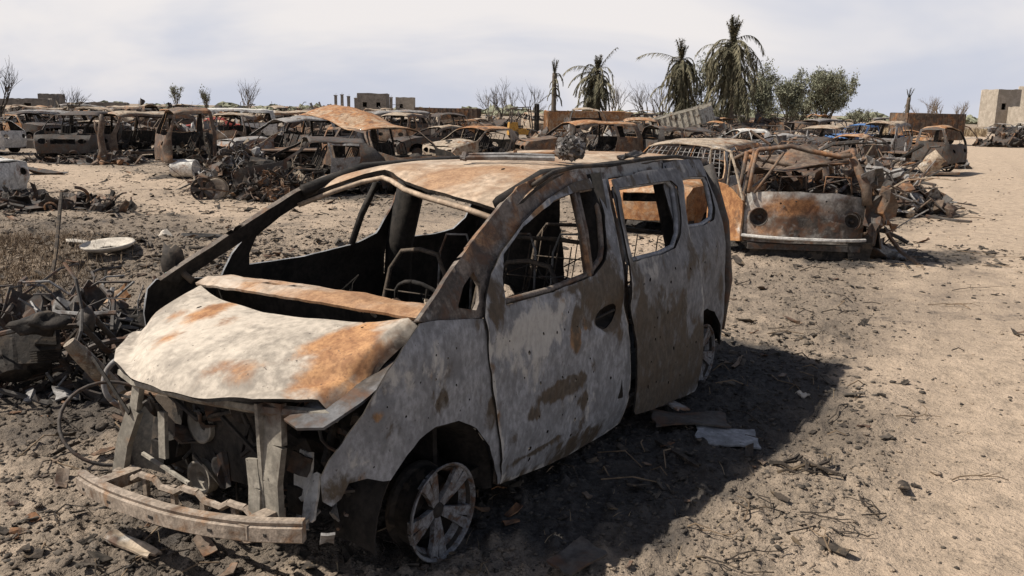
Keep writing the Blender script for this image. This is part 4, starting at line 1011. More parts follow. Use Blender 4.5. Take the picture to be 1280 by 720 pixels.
def put(o, loc, yaw, label=None, cat='wrecked car', group='burnt-out vehicles', tilt=(0, 0), z=0.0, s=1.0):
    o.location = (loc[0], loc[1], gh(loc[0], loc[1]) + z); o.rotation_euler = (math.radians(tilt[0]), math.radians(tilt[1]), math.radians(yaw))
    if s != 1.0: o.scale = (s, s, s)
    if label: tag(o, label, cat, group)
    soot(loc[0], loc[1], 2.9 * s, 1.9 * s, math.radians(yaw), .85)
    return o

# ------------------------------------------------------------------ heaps, loose scrap
def heap(name, loc, rx, ry, h, n, seed, mats, label, cat='scrap heap', group='heaps of scrap', pipes=.4, size=1.0, base=True, yaw=0.0):
    rnd = random.Random(seed); b = MB(); K = len(mats)
    if base:
        for k in range(7):
            t = rnd.uniform(0, 6.3); d = rnd.uniform(0, .6); b.lump((rx * d * math.cos(t), ry * d * math.sin(t), h * .12), (rx * .42, ry * .42, h * rnd.uniform(.3, .55)), seed + k, 1, None, 0, .3)
    for k in range(n):
        t = rnd.uniform(0, 2 * math.pi); d = math.sqrt(rnd.random()); x, y = rx * d * math.cos(t), ry * d * math.sin(t)
        z = h * (1 - d ** 1.5) * rnd.uniform(.3, 1.0) + .03; m = rnd.randrange(K); q = rnd.random(); rr = Euler((rnd.uniform(-1.2, 1.2), rnd.uniform(-1.2, 1.2), rnd.uniform(0, 6.3))).to_matrix()
        if q < pipes:
            p = Vector((x, y, z)); pts = [p]; d_ = rr @ Vector((1, 0, 0)); L = rnd.uniform(.15, .5) * size
            for _ in range(rnd.randint(1, 4)):
                d_ = (d_ + Vector((rnd.uniform(-.5, .5), rnd.uniform(-.5, .5), rnd.uniform(-.5, .4)))).normalized(); pts.append(pts[-1] + d_ * L)
            pts = [Vector((v.x, v.y, max(.01, v.z))) for v in pts]; b.tube([Vector((v.x, v.y, min(v.z, h * 1.15))) for v in pts], rnd.choice((.008, .012, .018, .03)) * min(size, 1.4), 5, m=m)
        elif q < pipes + .30: b.patch((x, y, z), rnd.uniform(.15, .6) * size, rnd.uniform(.1, .4) * size, rr, rnd.uniform(.1, .5), seed + k, 3, m)
        elif q < pipes + .42: b.lump((x, y, z), [rnd.uniform(.06, .22) * size for _ in range(3)], seed + k, 0, rr, m, .5)
        elif q < pipes + .5:
            R = rnd.uniform(.12, .3) * size; c = Vector((x, y, z)); b.tube([c + rr @ Vector((R * math.cos(a), R * math.sin(a), 0)) for a in [j * math.pi / 8 for j in range(rnd.randint(9, 17))]], rnd.choice((.01, .02, .035)) * size, 5, m=m)
        else: b.box((x, y, z), (rnd.uniform(.1, .7) * size, rnd.uniform(.03, .12) * size, rnd.uniform(.02, .09) * size), rr, m, jit=.02)
    o = b.build(name, mats, None, False); o.location = (loc[0], loc[1], gh(loc[0], loc[1]) - .02); o.rotation_euler = (0, 0, yaw)
    tag(o, label, cat, group); soot(loc[0], loc[1], rx * 1.3, ry * 1.3, yaw, .85); return o

# ------------------------------------------------------------------ trees and plants
def branchy(b, p, d, L, r, depth, rnd, spread=.6, tips=None, up=.15):
    n = 3; pts = [p]; dd = d.copy()
    for i in range(n):
        dd = (dd + Vector((rnd.uniform(-.22, .22), rnd.uniform(-.22, .22), rnd.uniform(-.1, .18)))).normalized(); pts.append(pts[-1] + dd * L / n)
    b.tube(pts, [r, r * .85, r * .72, r * .58], 5 if depth > 1 else 4, cap=False)
    if tips is not None: tips += pts[1:]
    if depth <= 0: return
    for k in range(rnd.randint(2, 4)):
        t = rnd.uniform(.35, 1.0); i = min(n - 1, int(t * n)); q = pts[i].lerp(pts[i + 1], t * n - i)
        nd = (dd + Vector((rnd.uniform(-1, 1), rnd.uniform(-1, 1), rnd.uniform(-.3, .7))) * spread + Vector((0, 0, up))).normalized()
        branchy(b, q, nd, L * rnd.uniform(.55, .85), r * .55, depth - 1, rnd, spread, tips, up)
def bare_tree(name, loc, H, seed, label, cat='tree', group=None, mat='bark', depth=4, z=0):
    rnd = random.Random(seed); root = empty(name, (loc[0], loc[1], gh(loc[0], loc[1]) - .1 + z)); b = MB()
    b.tube([(0, 0, 0), (rnd.uniform(-.05, .05) * H, 0, H * .18), (rnd.uniform(-.06, .06) * H, rnd.uniform(-.05, .05) * H, H * .38)], [H * .028, H * .022, H * .018], 7)
    b.build('trunk', M[mat], root, True); c = MB()
    for k in range(5):
        a = rnd.uniform(0, 6.3); branchy(c, Vector((0, 0, H * rnd.uniform(.15, .36))), Vector((math.cos(a) * .6, math.sin(a) * .6, 1)).normalized(), H * .34, H * .012, depth - 1, rnd)
    c.build('crown', M[mat], root); tag(root, label, cat, group); return root
def leafy_tree(name, loc, H, Wd, seed, label, mat='leaf', n=5200, ls=.16, group=None, lean=0.0):
    rnd = random.Random(seed); root = empty(name, (loc[0], loc[1], gh(loc[0], loc[1]) - .1)); b = MB(); tips = []
    for k in range(rnd.randint(3, 4)):
        a = rnd.uniform(0, 6.3); branchy(b, Vector((rnd.uniform(-.2, .2), rnd.uniform(-.2, .2), 0)), Vector((math.cos(a) * .25 + lean, math.sin(a) * .25, 1)).normalized(), H * .42, H * .022, 4, rnd, .62, tips, .25)
    tips = [t for t in tips if t.z > H * .25]
    mzz = max(t.z for t in tips); wx = max(abs(t.x) for t in tips)
    for i, v in enumerate(b.v): b.v[i] = (v[0] * Wd / 2 / wx, v[1] * Wd / 2 / wx, v[2] * H * .96 / mzz)
    tips = [Vector((t.x * Wd / 2 / wx, t.y * Wd / 2 / wx, t.z * H * .96 / mzz)) for t in tips]
    b.build('trunk', M['bark'], root); vs = []; fs = []; cl = [rnd.choice(tips) for _ in range(len(tips) // 9 + 24)]
    for k in range(n):
        t = rnd.choice(cl); s = H * .032; p = t + Vector((rnd.gauss(0, s), rnd.gauss(0, s), rnd.gauss(-.3 * s, s * 1.5)))
        d = Vector((rnd.uniform(-.6, .6), rnd.uniform(-.6, .6), rnd.uniform(-1, .6))).normalized(); e = d.orthogonal(); e.rotate(Quaternion(d, rnd.uniform(0, 6))); L = ls * rnd.uniform(.6, 1.3)
        o = len(vs); vs += [p - d * L * .5, p + e * L * .14, p + d * L * .5, p - e * L * .14]; fs.append((o, o + 1, o + 2, o + 3))
    c = MB(); c.add(vs, fs); c.build('crown', M[mat], root); tag(root, label, 'tree', group); return root
def palm(loc, H, Wd, seed, label, nf=46, droop=1.0, skirt=.6, top=.35, thin=1.0, stray=()):
    """scorched date palm: ragged fronds hanging down round the trunk, a few still upright"""
    rnd = random.Random(seed); root = empty('palm_tree', (loc[0], loc[1], gh(loc[0], loc[1]) - .1)); b = MB(); n = 14
    lx = rnd.uniform(-.03, .03) * H
    tp = [Vector((lx * (i / n) ** 2, 0, H * .80 * i / n)) for i in range(n + 1)]
    b.tube(tp, [.26 * (1 + .12 * (i % 2)) * (1 - .3 * i / n) for i in range(n + 1)], 9); b.build('trunk', M['bark'], root, True)
    c = MB(); vs = []; fs = []
    def frond(p, az, el, L, dr, dens=1.0):
        d = Vector((math.cos(az) * math.cos(el), math.sin(az) * math.cos(el), math.sin(el))); pts = [p]; k = 9
        for i in range(k):
            d = (d + Vector((0, 0, -dr * (.06 + .30 * i / k)))).normalized(); pts.append(pts[-1] + d * L / k)
        c.tube(pts, [.035 - .003 * i for i in range(k + 1)], 4, cap=False)
        for i in range(1, k + 1):
            for j in range(5):
                q = pts[i - 1].lerp(pts[i], (j + rnd.random()) / 5); t = (pts[i] - pts[i - 1]).normalized()
                for sg in (-1, 1):
                    if rnd.random() > dens * .85: continue
                    s = t.cross(Vector((0, 0, 1))); s = s.normalized() if s.length > .05 else Vector((1, 0, 0))
                    ld = (t * .6 + s * sg * rnd.uniform(.3, .8) + Vector((0, 0, rnd.uniform(-.9, .0)))).normalized(); ll = L * .17 * rnd.uniform(.6, 1.3) * (1.15 - i / k * .5); wv = Vector((0, 0, 1)).cross(ld); wv = (wv.normalized() if wv.length > .05 else s) * .040 * thin
                    o = len(vs); vs.extend([q - wv, q + wv, q + ld * ll + wv * .3 + Vector((0, 0, -.1 * ll)), q + ld * ll - wv * .3 + Vector((0, 0, -.1 * ll))]); fs.append((o, o + 1, o + 2, o + 3))
    gaps = [rnd.uniform(0, 6.3) for _ in range(3)]
    for k in range(nf):
        f = k / nf; az = rnd.uniform(0, 6.3)
        if f < top: frond(Vector((lx, 0, H * .78)), az, rnd.uniform(1.2, 1.54), H * rnd.uniform(.12, .235), .12 * droop, 1.2)
        else:
            u = (f - top) / (1 - top); hgt = H * (.80 - .42 * skirt * u * rnd.uniform(.5, 1.15)); x = lx * (hgt / H / .8) ** 2
            if min(abs((az - g + math.pi) % (2 * math.pi) - math.pi) for g in gaps) < .35 and rnd.random() < .75: continue
            frond(Vector((x, 0, hgt)), az, rnd.uniform(-.9, .95) - .5 * u, Wd * rnd.choice((.25, .35, .45, .55, .62)), rnd.uniform(1.2, 3.2) * droop, rnd.uniform(.5, 1.2))
    for (az, el, L, dr) in stray: frond(Vector((lx, 0, H * .78)), az, el, L, dr, 1.2)
    c.add(vs, fs); c.build('crown', M['frond'], root); tag(root, label, 'palm tree', 'scorched palms'); return root
# ------------------------------------------------------------------ special vehicles
def build_minibus():
    """front of a burnt minibus with torn-off roof, round lamp holes and one open door"""
    loc = (4.20, 13.45); root = empty('crushed_minibus', (loc[0], loc[1], gh(*loc)), (0, 0, math.radians(-97)))
    tag(root, 'crushed rusty minibus with round lamp holes, torn-off roof and open side door', 'wrecked van', 'burnt-out vehicles')
    X = 1.72; W = .80
    def ff(y, z):
        q = y / W; x = X - .17 * abs(q) ** 2.8 - .10 * max(0, z - .45) ** 1.4 + dent((y, z, 1), .045, 2.0, 3.0) - .10 * max(0, y - .35) - .05 * math.exp(-((y - .15) / .5) ** 2 - ((z - .6) / .2) ** 2)
        return Vector((x, y, z))
    out = [(-W, .26), (W, .26), (W + .01, .60), (W - .02, .89), (.55, .92), (.4, .955), (.1, .945), (-.1, .965), (-.5, .955), (-W + .02, .93), (-W - .01, .6)]
    lamps = [ring(-.62, .60, .125, .125, 18), smooth_poly([(.52, .64), (.62, .67), (.72, .62), (.71, .50), (.60, .485), (.53, .54)], 2)]
    sheet('front_panel', out, lamps, ff, .045, M['frontmix'], root, M['soot'], .014, blobs([(0, -.15, .72, .45, .16, .8), (0, -.45, .45, .25, .1, .6), (1, .1, .50, .5, .12, .9), (1, .5, .42, .3, .14, .9), (1, .55, .75, .15, .15, .5), (2, .1, .9, .7, .05, .5), (2, -.6, .85, .2, .1, .45), (1, -.1, .30, .8, .05, .5)]), .004,
          [ring(-.35, .80, .014, .014, 6), ring(-.15, .83, .012, .012, 6), ring(.25, .84, .013, .013, 6), ring(-.08, .36, .012, .012, 6), ring(.3, .7, .01, .01, 6)], out=(1, 0, 0))
    for (y, z) in ((-.62, .60), (.62, .575)):
        b = MB(); mx = Matrix.Translation((ff(y, z).x - .01, y, z)) @ Matrix.Rotation(math.pi / 2, 4, 'Y')
        b.lathe([(.128, .0), (.135, .018), (.122, .02), (.11, -.01), (.10, -.05), (.04, -.09), (0, -.09)], 20, mx)
        b.lump((ff(y, z).x - .05, y + .02, z - .01), .035, 4, 0); b.build('lamp_ring', M['dark'], root, True)
    b = MB(); n = 16
    for k in range(n):
        y0 = -W - .03 + (2 * W + .06) * k / n; y1 = -W - .03 + (2 * W + .06) * (k + 1) / n; f = lambda y: Vector((X + .05 - .17 * abs(y / W) ** 2.8, y, .325 - .012 * y))
        b.tube([f(y0), f(y1)], .024, 6)
    b.build('chrome_bumper', M['chrome'], root)
    b = MB(); b.patch((X - .10, 0, .14), .22, 1.5, Euler((0, math.pi / 2, 0)).to_matrix(), .12, 3, 8); b.patch((X - .06, .75, .14), .3, .3, Euler((.2, 1.5, .3)).to_matrix(), .2, 6, 4)
    b.build('valance', M['soot'], root)  # black material here stands in for the shade below the bumper
    # pillars and what is left of the roof frame
    b = MB()
    b.tube([(X - .10, -.78, .93), (X - .30, -.72, 1.22), (X - .45, -.66, 1.45), (X - .55, -.60, 1.52)], .028, 6)
    b.tube([(X - .10, -.70, .93), (X - .22, -.50, 1.2), (X - .38, -.30, 1.47)], .02, 6)
    b.tube([(X - .50, -.62, 1.50), (X - .42, -.2, 1.56), (X - .36, .05, 1.50), (X - .30, .42, 1.44), (X - .2, .56, 1.46)], .035, 6)
    b.tube([(X - .10, .80, .80), (X - .14, .78, 1.02), (X - .22, .68, 1.26), (X - .30, .60, 1.42)], [.07, .07, .06, .05], 7)
    b.tube([(X - .55, -.62, 1.5), (X - 1.2, -.70, 1.42), (X - 2.0, -.75, 1.30), (X - 2.6, -.6, 1.1)], .03, 6)
    b.tube([(X - .30, .60, 1.42), (X - .9, .75, 1.50), (X - 1.6, .6, 1.35), (X - 2.2, .8, 1.0)], .04, 6)
    for k in range(2): b.tube([(X - .9 - .7 * k, -.7, 1.38 - .06 * k), (X - .8 - .7 * k, 0, 1.25 + .12 * k), (X - .9 - .7 * k, .7, 1.34 - .08 * k)], .035, 6)
    b.patch((X - .95, -.1, 1.30), 1.0, 1.2, Euler((.18, .10, .2)).to_matrix(), .22, 31, 7); b.patch((X - 1.9, .15, 1.12), 1.1, 1.3, Euler((-.25, .2, .1)).to_matrix(), .25, 37, 7)
    b.tube([(X - .5, -.68, 1.48), (X - .6, -.76, .9), (X - .6, -.76, .2)], .03, 6); b.tube([(X - .95, -.72, 1.45), (X - 1.0, -.78, .9), (X - 1.0, -.78, .2)], .035, 6)
    b.tube([(X - .25, -.35, .93), (X - .28, -.33, 1.14), (X - .28, .0, 1.16), (X - .25, .02, .93)], .012, 5); b.tube([(X - .25, .25, .93), (X - .28, .27, 1.16), (X - .28, .60, 1.15), (X - .25, .62, .93)], .012, 5)
    b.build('roof_frame', M['rustdark'], root, True)
    # open door on the near right
    dr = empty('door_frame', (0, 0, 0)); bpy.data.objects.remove(dr)
    hx, hy = X - .12, -.84; ang = math.radians(-28)
    def df(u, z):
        return Vector((hx - u * math.cos(ang), hy + u * math.sin(ang) - .012 * math.sin(z * 6), z + dent((u, z, 9), .008, 3)))
    dp = [(.0, .26), (.02, .62), (.03, .80), (.16, .84), (.30, .93), (.46, 1.0), (.66, 1.02), (.86, 1.02), (.88, .6), (.84, .26), (.4, .20)]
    d = sheet('side_door', dp, [], df, .05, M['rust'], root, M['soot'], .03, blobs([(0, .4, .75, .5, .3, .5), (2, .3, .35, .3, .1, .5)]), .004, out=(0, -1, 0))
    b = MB(); b.tube([df(.03, .82), df(.22, 1.25), df(.36, 1.47), df(.60, 1.50), df(.84, 1.48), df(.87, 1.02)], .018, 6); b.tube([df(.40, 1.0), df(.34, 1.44)], .014, 5); b.build('window_frame', M['tan'], d)
    # flanks, floor, wreckage
    sheet('side_panel', [(X - .25, .2), (X - .2, .9), (X - 1.2, .95), (X - 2.3, .8), (X - 2.6, .2)], [arc(X - .75, .2, .33, 175, 5, 8)], lambda x, z: Vector((x, -.82 + dent((x, z, 4), .05, 1.6), z)), .1, M['rustdark'], root, M['soot'], .02, out=(0, -1, 0))
    sheet('side_panel', [(X - .15, .2), (X - .12, .85), (X - .8, .9), (X - 1.5, 1.1), (X - 2.3, .7), (X - 2.5, .2)], [], lambda x, z: Vector((x, .88 + dent((x, z, 6), .20, 1.7) + .12 * (1.0 - z), z)), .08, M['dark'], root, M['soot'], .02, out=(0, 1, 0))
    b = MB(); b.box((X - 1.3, 0, .2), (2.5, 1.5, .08)); rnd = random.Random(12); b.box((X - .45, 0, .6), (.05, 1.4, .6))
    for k in range(90):
        p = Vector((X - rnd.uniform(.3, 2.6), rnd.uniform(-.75, .85), rnd.uniform(.3, 1.25))); rr = Euler((rnd.uniform(-1, 1), rnd.uniform(-1, 1), rnd.uniform(0, 6))).to_matrix()
        if k % 3 == 0: b.patch(p, rnd.uniform(.12, .5), rnd.uniform(.1, .3), rr, .4, k, 3, k % 2)
        else:
            q = [p]
            for _ in range(3): q.append(q[-1] + Vector((rnd.uniform(-.25, .25), rnd.uniform(-.3, .3), rnd.uniform(-.2, .2))))
            b.tube(q, rnd.uniform(.007, .02), 5, m=k % 2)
    b.build('cabin_debris', [M['dark'], M['rustdark']], root)
    b = MB()
    for k in range(60):
        t = rnd.uniform(0, 1); p = Vector((X - rnd.uniform(.05, 1.7), .82 + rnd.uniform(0, .55) * (1 - t * .6), .08 + t * 1.3)); rr = Euler((rnd.uniform(-1.3, 1.3), rnd.uniform(-1.3, 1.3), rnd.uniform(0, 6))).to_matrix()
        if k % 2: b.patch(p, rnd.uniform(.15, .55), rnd.uniform(.1, .35), rr, .5, k + 7, 3, k % 3)
        else:
            q = [p]; dd = Vector((rnd.uniform(-1, 1), rnd.uniform(-.5, .7), rnd.uniform(-1, .8)))
            for _ in range(3): dd = dd + Vector((rnd.uniform(-.5, .5), rnd.uniform(-.5, .5), rnd.uniform(-.5, .4))); q.append(q[-1] + dd * .17)
            q = [Vector((v.x, v.y, max(.02, v.z))) for v in q]; b.tube(q, rnd.choice((.01, .015, .03)), 5, m=k % 3)
    b.build('crumpled_flank', [M['dark'], M['rustdark'], M['grey']], root)
    soot(4.2, 13.2, 1.7, 2.0, 0, .9); soot(5.6, 12.6, 1.6, 1.0, 0, .7)
    return root

def build_forklift(loc, yaw):
    root = empty('forklift', (loc[0], loc[1], gh(*loc)), (0, 0, math.radians(yaw)))
    tag(root, 'burnt forklift with dark mast, overhead cage and rusty yellow counterweight', 'forklift')
    b = MB(); b.box((-.75, 0, .75), (.7, 1.05, .85), taper=.18, jit=.02); b.box((-.2, 0, .55), (1.2, 1.0, .4)); b.build('counterweight', M['yellow'], root)
    b = MB()
    for sg in (-1, 1): b.tube([(-.95, sg * .5, 1.1), (-.85, sg * .48, 2.1), (.35, sg * .46, 2.2), (.55, sg * .5, .8)], .045, 6)
    for k in range(6): b.tube([(-.8 + .22 * k, -.47, 2.12 + .015 * k), (-.8 + .22 * k, .47, 2.12 + .015 * k)], .03, 5)
    b.build('overhead_cage', M['dark'], root)
    b = MB()
    for sg in (-1, 1): b.box((.85, sg * .36, 1.25), (.14, .10, 2.3)); b.box((.95, sg * .27, 1.3), (.10, .08, 2.2))
    for z in (.4, 1.2, 1.9, 2.35): b.box((.88, 0, z), (.08, .7, .12))
    b.build('mast', M['soot'], root)
    for sg in (-1, 1):
        f = MB(); f.box((1.0, sg * .25, .5), (.06, .12, .7)); f.box((1.5, sg * .25, .14), (1.0, .12, .05)); f.build('fork', M['dark'], root)
    f = MB(); f.box((-.3, 0, .9), (.5, .5, .1)); f.box((-.52, 0, 1.15), (.08, .5, .5)); f.tube([(.1, .1, .9), (.0, .1, 1.25)], .03, 6); f.build('seat_frame', M['dark'], root)
    for (x, r) in ((.6, .36), (-.7, .3)):
        for sg in (-1, 1):
            w = MB(); w.lathe([(r * .6, -.1), (r * .95, -.1), (r, -.05), (r, .05), (r * .95, .1), (r * .6, .1), (r * .5, .03), (0, .03)], 20, Matrix.Translation((x, sg * .52, r)) @ Matrix.Rotation(-sg * math.pi / 2, 4, 'X')); w.build('wheel', M['dark'], root, True)
    return root
def build_tipper(loc, yaw):
    root = empty('tipper_truck', (loc[0], loc[1], gh(*loc)), (0, 0, math.radians(yaw))); root.scale = (.92, .92, .92)
    tag(root, 'wrecked tipper truck with pale ribbed bed tilted up below the palms', 'truck', 'burnt-out vehicles')
    R = Matrix.Translation((-.2, 0, 1.35)) @ Matrix.Rotation(math.radians(15), 4, 'Y') @ Matrix.Rotation(math.radians(-8), 4, 'X')
    b = MB(); R3 = R.to_3x3()
    def bx(c, d): b.box(R @ Vector(c), d, R3, jit=.015)
    bx((0, 0, 0), (3.0, 2.0, .06))
    for sg in (-1, 1):
        bx((0, sg * .98, .45), (3.0, .05, .85)); bx((0, sg * 1.02, .9), (3.05, .1, .1))
        for k in range(9): bx((-1.4 + .35 * k, sg * 1.04, .44), (.14, .12, .8))
    bx((1.48, 0, .5), (.06, 1.95, .95)); bx((-1.5, 0, .4), (.05, 1.95, .75))
    for k in range(5): bx((1.55, -.8 + .4 * k, .5), (.08, .1, .95))
    b.build('tipping_bed', M['bed'], root)
    b = MB()
    for sg in (-1, 1): b.box((.2, sg * .4, .75), (4.6, .1, .2))
    for x in (-1.4, -.4, .8, 2.2): b.box((x, 0, .75), (.12, .8, .15))
    b.tube([(.6, 0, .8), (.3, 0, 1.5)], .08, 8); b.build('chassis', M['soot'], root)
    b = MB(); b.box((2.35, 0, 1.05), (1.1, 1.9, .7), jit=.08); 
    for sg in (-1, 1): b.tube([(2.85, sg * .9, 1.4), (2.7, sg * .8, 2.0), (1.9, sg * .85, 2.05), (1.85, sg * .9, 1.3)], .06, 6)
    b.patch((2.3, 0, 2.05), 1.0, 1.8, Matrix.Identity(3), .1, 3, 5); b.build('cab', M['dark'], root)
    for x in (-1.2, 2.1):
        for sg in (-1, 1):
            w = MB(); w.lathe([(.2, -.12), (.42, -.12), (.45, -.06), (.45, .06), (.42, .12), (.3, .1), (.25, .0), (0, .02)], 20, Matrix.Translation((x, sg * .85, .44)) @ Matrix.Rotation(-sg * math.pi / 2, 4, 'X')); w.build('wheel', M['dark'], root, True)
    soot(loc[0], loc[1], 3.5, 2.5, 0, .85); return root
def build_container(name, loc, yaw, d, mat, label, cat='container', ribs=True, legs=.35, tilt=0):
    """long box body of a trailer: walls with ribs, open top, dark inside"""
    root = empty(name, (loc[0], loc[1], gh(*loc)), (math.radians(tilt), 0, math.radians(yaw))); tag(root, label, cat, 'burnt-out vehicles'); L, W, H = d
    for (c, s) in (((0, W / 2, legs + H / 2), (L, .06, H)), ((0, -W / 2, legs + H / 2), (L, .06, H)), ((L / 2, 0, legs + H / 2), (.06, W - .08, H)), ((-L / 2, 0, legs + H / 2), (.06, W - .08, H))):
        b = MB(); b.box(c, s, jit=.04)
        if ribs:
            n = int(max(s[0], s[1]) / .45)
            for k in range(n + 1):
                t = (k / n - .5) * .96
                if s[0] > s[1]: b.box((c[0] + t * s[0], c[1] + math.copysign(.05, c[1]), c[2]), (.10, .06, s[2] * .98))
                else: b.box((c[0] + math.copysign(.05, c[0]), c[1] + t * s[1], c[2]), (.06, .10, s[2] * .98))
        b.build('side_wall', M[mat], root)
    b = MB(); b.box((0, 0, legs + .03), (L - .1, W - .1, .06)); b.box((0, 0, legs - .14), (L * .9, .8, .2)); b.build('floor', M['soot'], root)
    for x in (-L * .32, -L * .22, L * .3):
        for sg in (-1, 1):
            w = MB(); w.lathe([(.2, -.12), (.34, -.12), (.36, 0), (.34, .1), (.2, .08), (0, .0)], 16, Matrix.Translation((x, sg * W * .38, .34)) @ Matrix.Rotation(-sg * math.pi / 2, 4, 'X')); w.build('wheel', M['soot'], root, True)
    soot(loc[0], loc[1], L * .6, W, math.radians(yaw), .8); return root
def ring_wheel(b, c, R, nrm, r=.012, spokes=18, hub=.03, m=0):
    n = Vector(nrm).normalized(); u = n.orthogonal().normalized(); v = n.cross(u); c = Vector(c); k = 30
    b.tube([c + (u * math.cos(2 * math.pi * i / k) + v * math.sin(2 * math.pi * i / k)) * R for i in range(k + 1)], r, 6, m=m)
    b.tube([c - n * .05, c + n * .05], hub, 8, m=m)
    for i in range(spokes):
        a = 2 * math.pi * i / spokes; b.tube([c + n * (.04 if i % 2 else -.04), c + (u * math.cos(a) + v * math.sin(a)) * (R - r)], .0025, 3, m=m)
def motorcycle(loc, yaw, tilt, label, seed, rack=False, z=0.0):
    root = empty('burnt_motorcycle', (loc[0], loc[1], gh(*loc) + z), (math.radians(tilt), 0, math.radians(yaw))); tag(root, label, 'motorcycle', 'charred motorcycles in the heap')
    rnd = random.Random(seed); R = .27
    for x in (.62, -.62):
        b = MB(); ring_wheel(b, (x, 0, R), R, (0, 1, .05), .022, 22, .045); b.tube([(x, 0, R), (x, .06, R)], .09, 12); b.build('wheel', M['dark'], root)
    b = MB()
    b.tube([(.42, 0, .92), (.36, 0, .78), (.0, .0, .80), (-.3, 0, .70), (-.75, 0, .76)], .018, 6); b.tube([(.38, 0, .80), (.26, .08, .38), (-.05, .1, .26), (-.28, .08, .34), (-.30, .05, .70)], .016, 6); b.tube([(.38, 0, .80), (.26, -.08, .38), (-.05, -.1, .26), (-.28, -.08, .34), (-.30, -.05, .70)], .016, 6)
    for sg in (-1, 1): b.tube([(-.28, sg * .09, .36), (-.62, sg * .10, R)], .018, 6); b.tube([(-.62, sg * .11, R), (-.48, sg * .10, .70)], .02, 6)
    if rack: b.tube([(-.35, -.16, .80), (-.95, -.16, .82), (-.95, .16, .82), (-.35, .16, .80), (-.35, -.16, .80)], .012, 5); [b.tube([(-.4 - .13 * k, -.16, .81), (-.4 - .13 * k, .16, .81)], .008, 4) for k in range(5)]
    b.build('frame', M['dark'], root)
    b = MB()
    for sg in (-1, 1): b.tube([(.62, sg * .09, R), (.46, sg * .09, .70), (.36, sg * .09, .98)], .022, 6)
    b.tube([(.30, .36, 1.02), (.36, .2, 1.06), (.38, 0, 1.0), (.36, -.2, 1.06), (.30, -.36, 1.02)], .012, 6); b.build('fork', M['dark'], root)
    b = MB(); b.box((.02, 0, .40), (.30, .22, .24), jit=.02); b.box((.14, 0, .60), (.13, .16, .22), jit=.01)
    for k in range(6): b.box((.14, 0, .50 + .035 * k), (.19, .22, .010))
    b.lathe([(0, .14), (.1, .14), (.11, .1), (.11, -.1), (.1, -.14), (0, -.14)], 16, Matrix.Translation((-.06, 0, .40)) @ Matrix.Rotation(math.pi / 2, 4, 'X')); b.build('engine', M['soot'], root)
    b = MB(); b.lump((.14, 0, .86), (.15, .075, .07), seed, 2, None, 0, .4); b.build('fuel_tank', M['soot'], root, True)
    b = MB(); b.tube([(.20, -.08, .56), (.28, -.12, .34), (.1, -.16, .22), (-.3, -.17, .24)], .02, 6); b.tube([(-.3, -.17, .24), (-.85, -.18, .30)], .042, 8); b.build('exhaust', M['dark'], root)
    b = MB(); b.lathe([(.02, 0), (.09, .02), (.085, .06), (.03, .11), (0, .11)], 16, Matrix.Translation((.46, 0, .86)) @ Matrix.Rotation(-math.pi / 2, 4, 'Y')); b.build('headlight', M['dark'], root, True)
    return root
M['frontmix'] = burnt('minibus_front_metal', (.34, .315, .28), rust=.16, char=.20, white=.2, rustc=((.17, .075, .035), (.42, .21, .09)), hard=.36)
M['chrome'] = burnt('dull_chrome', (.52, .50, .47), rust=.14, char=.12, white=.3, rough=.5)

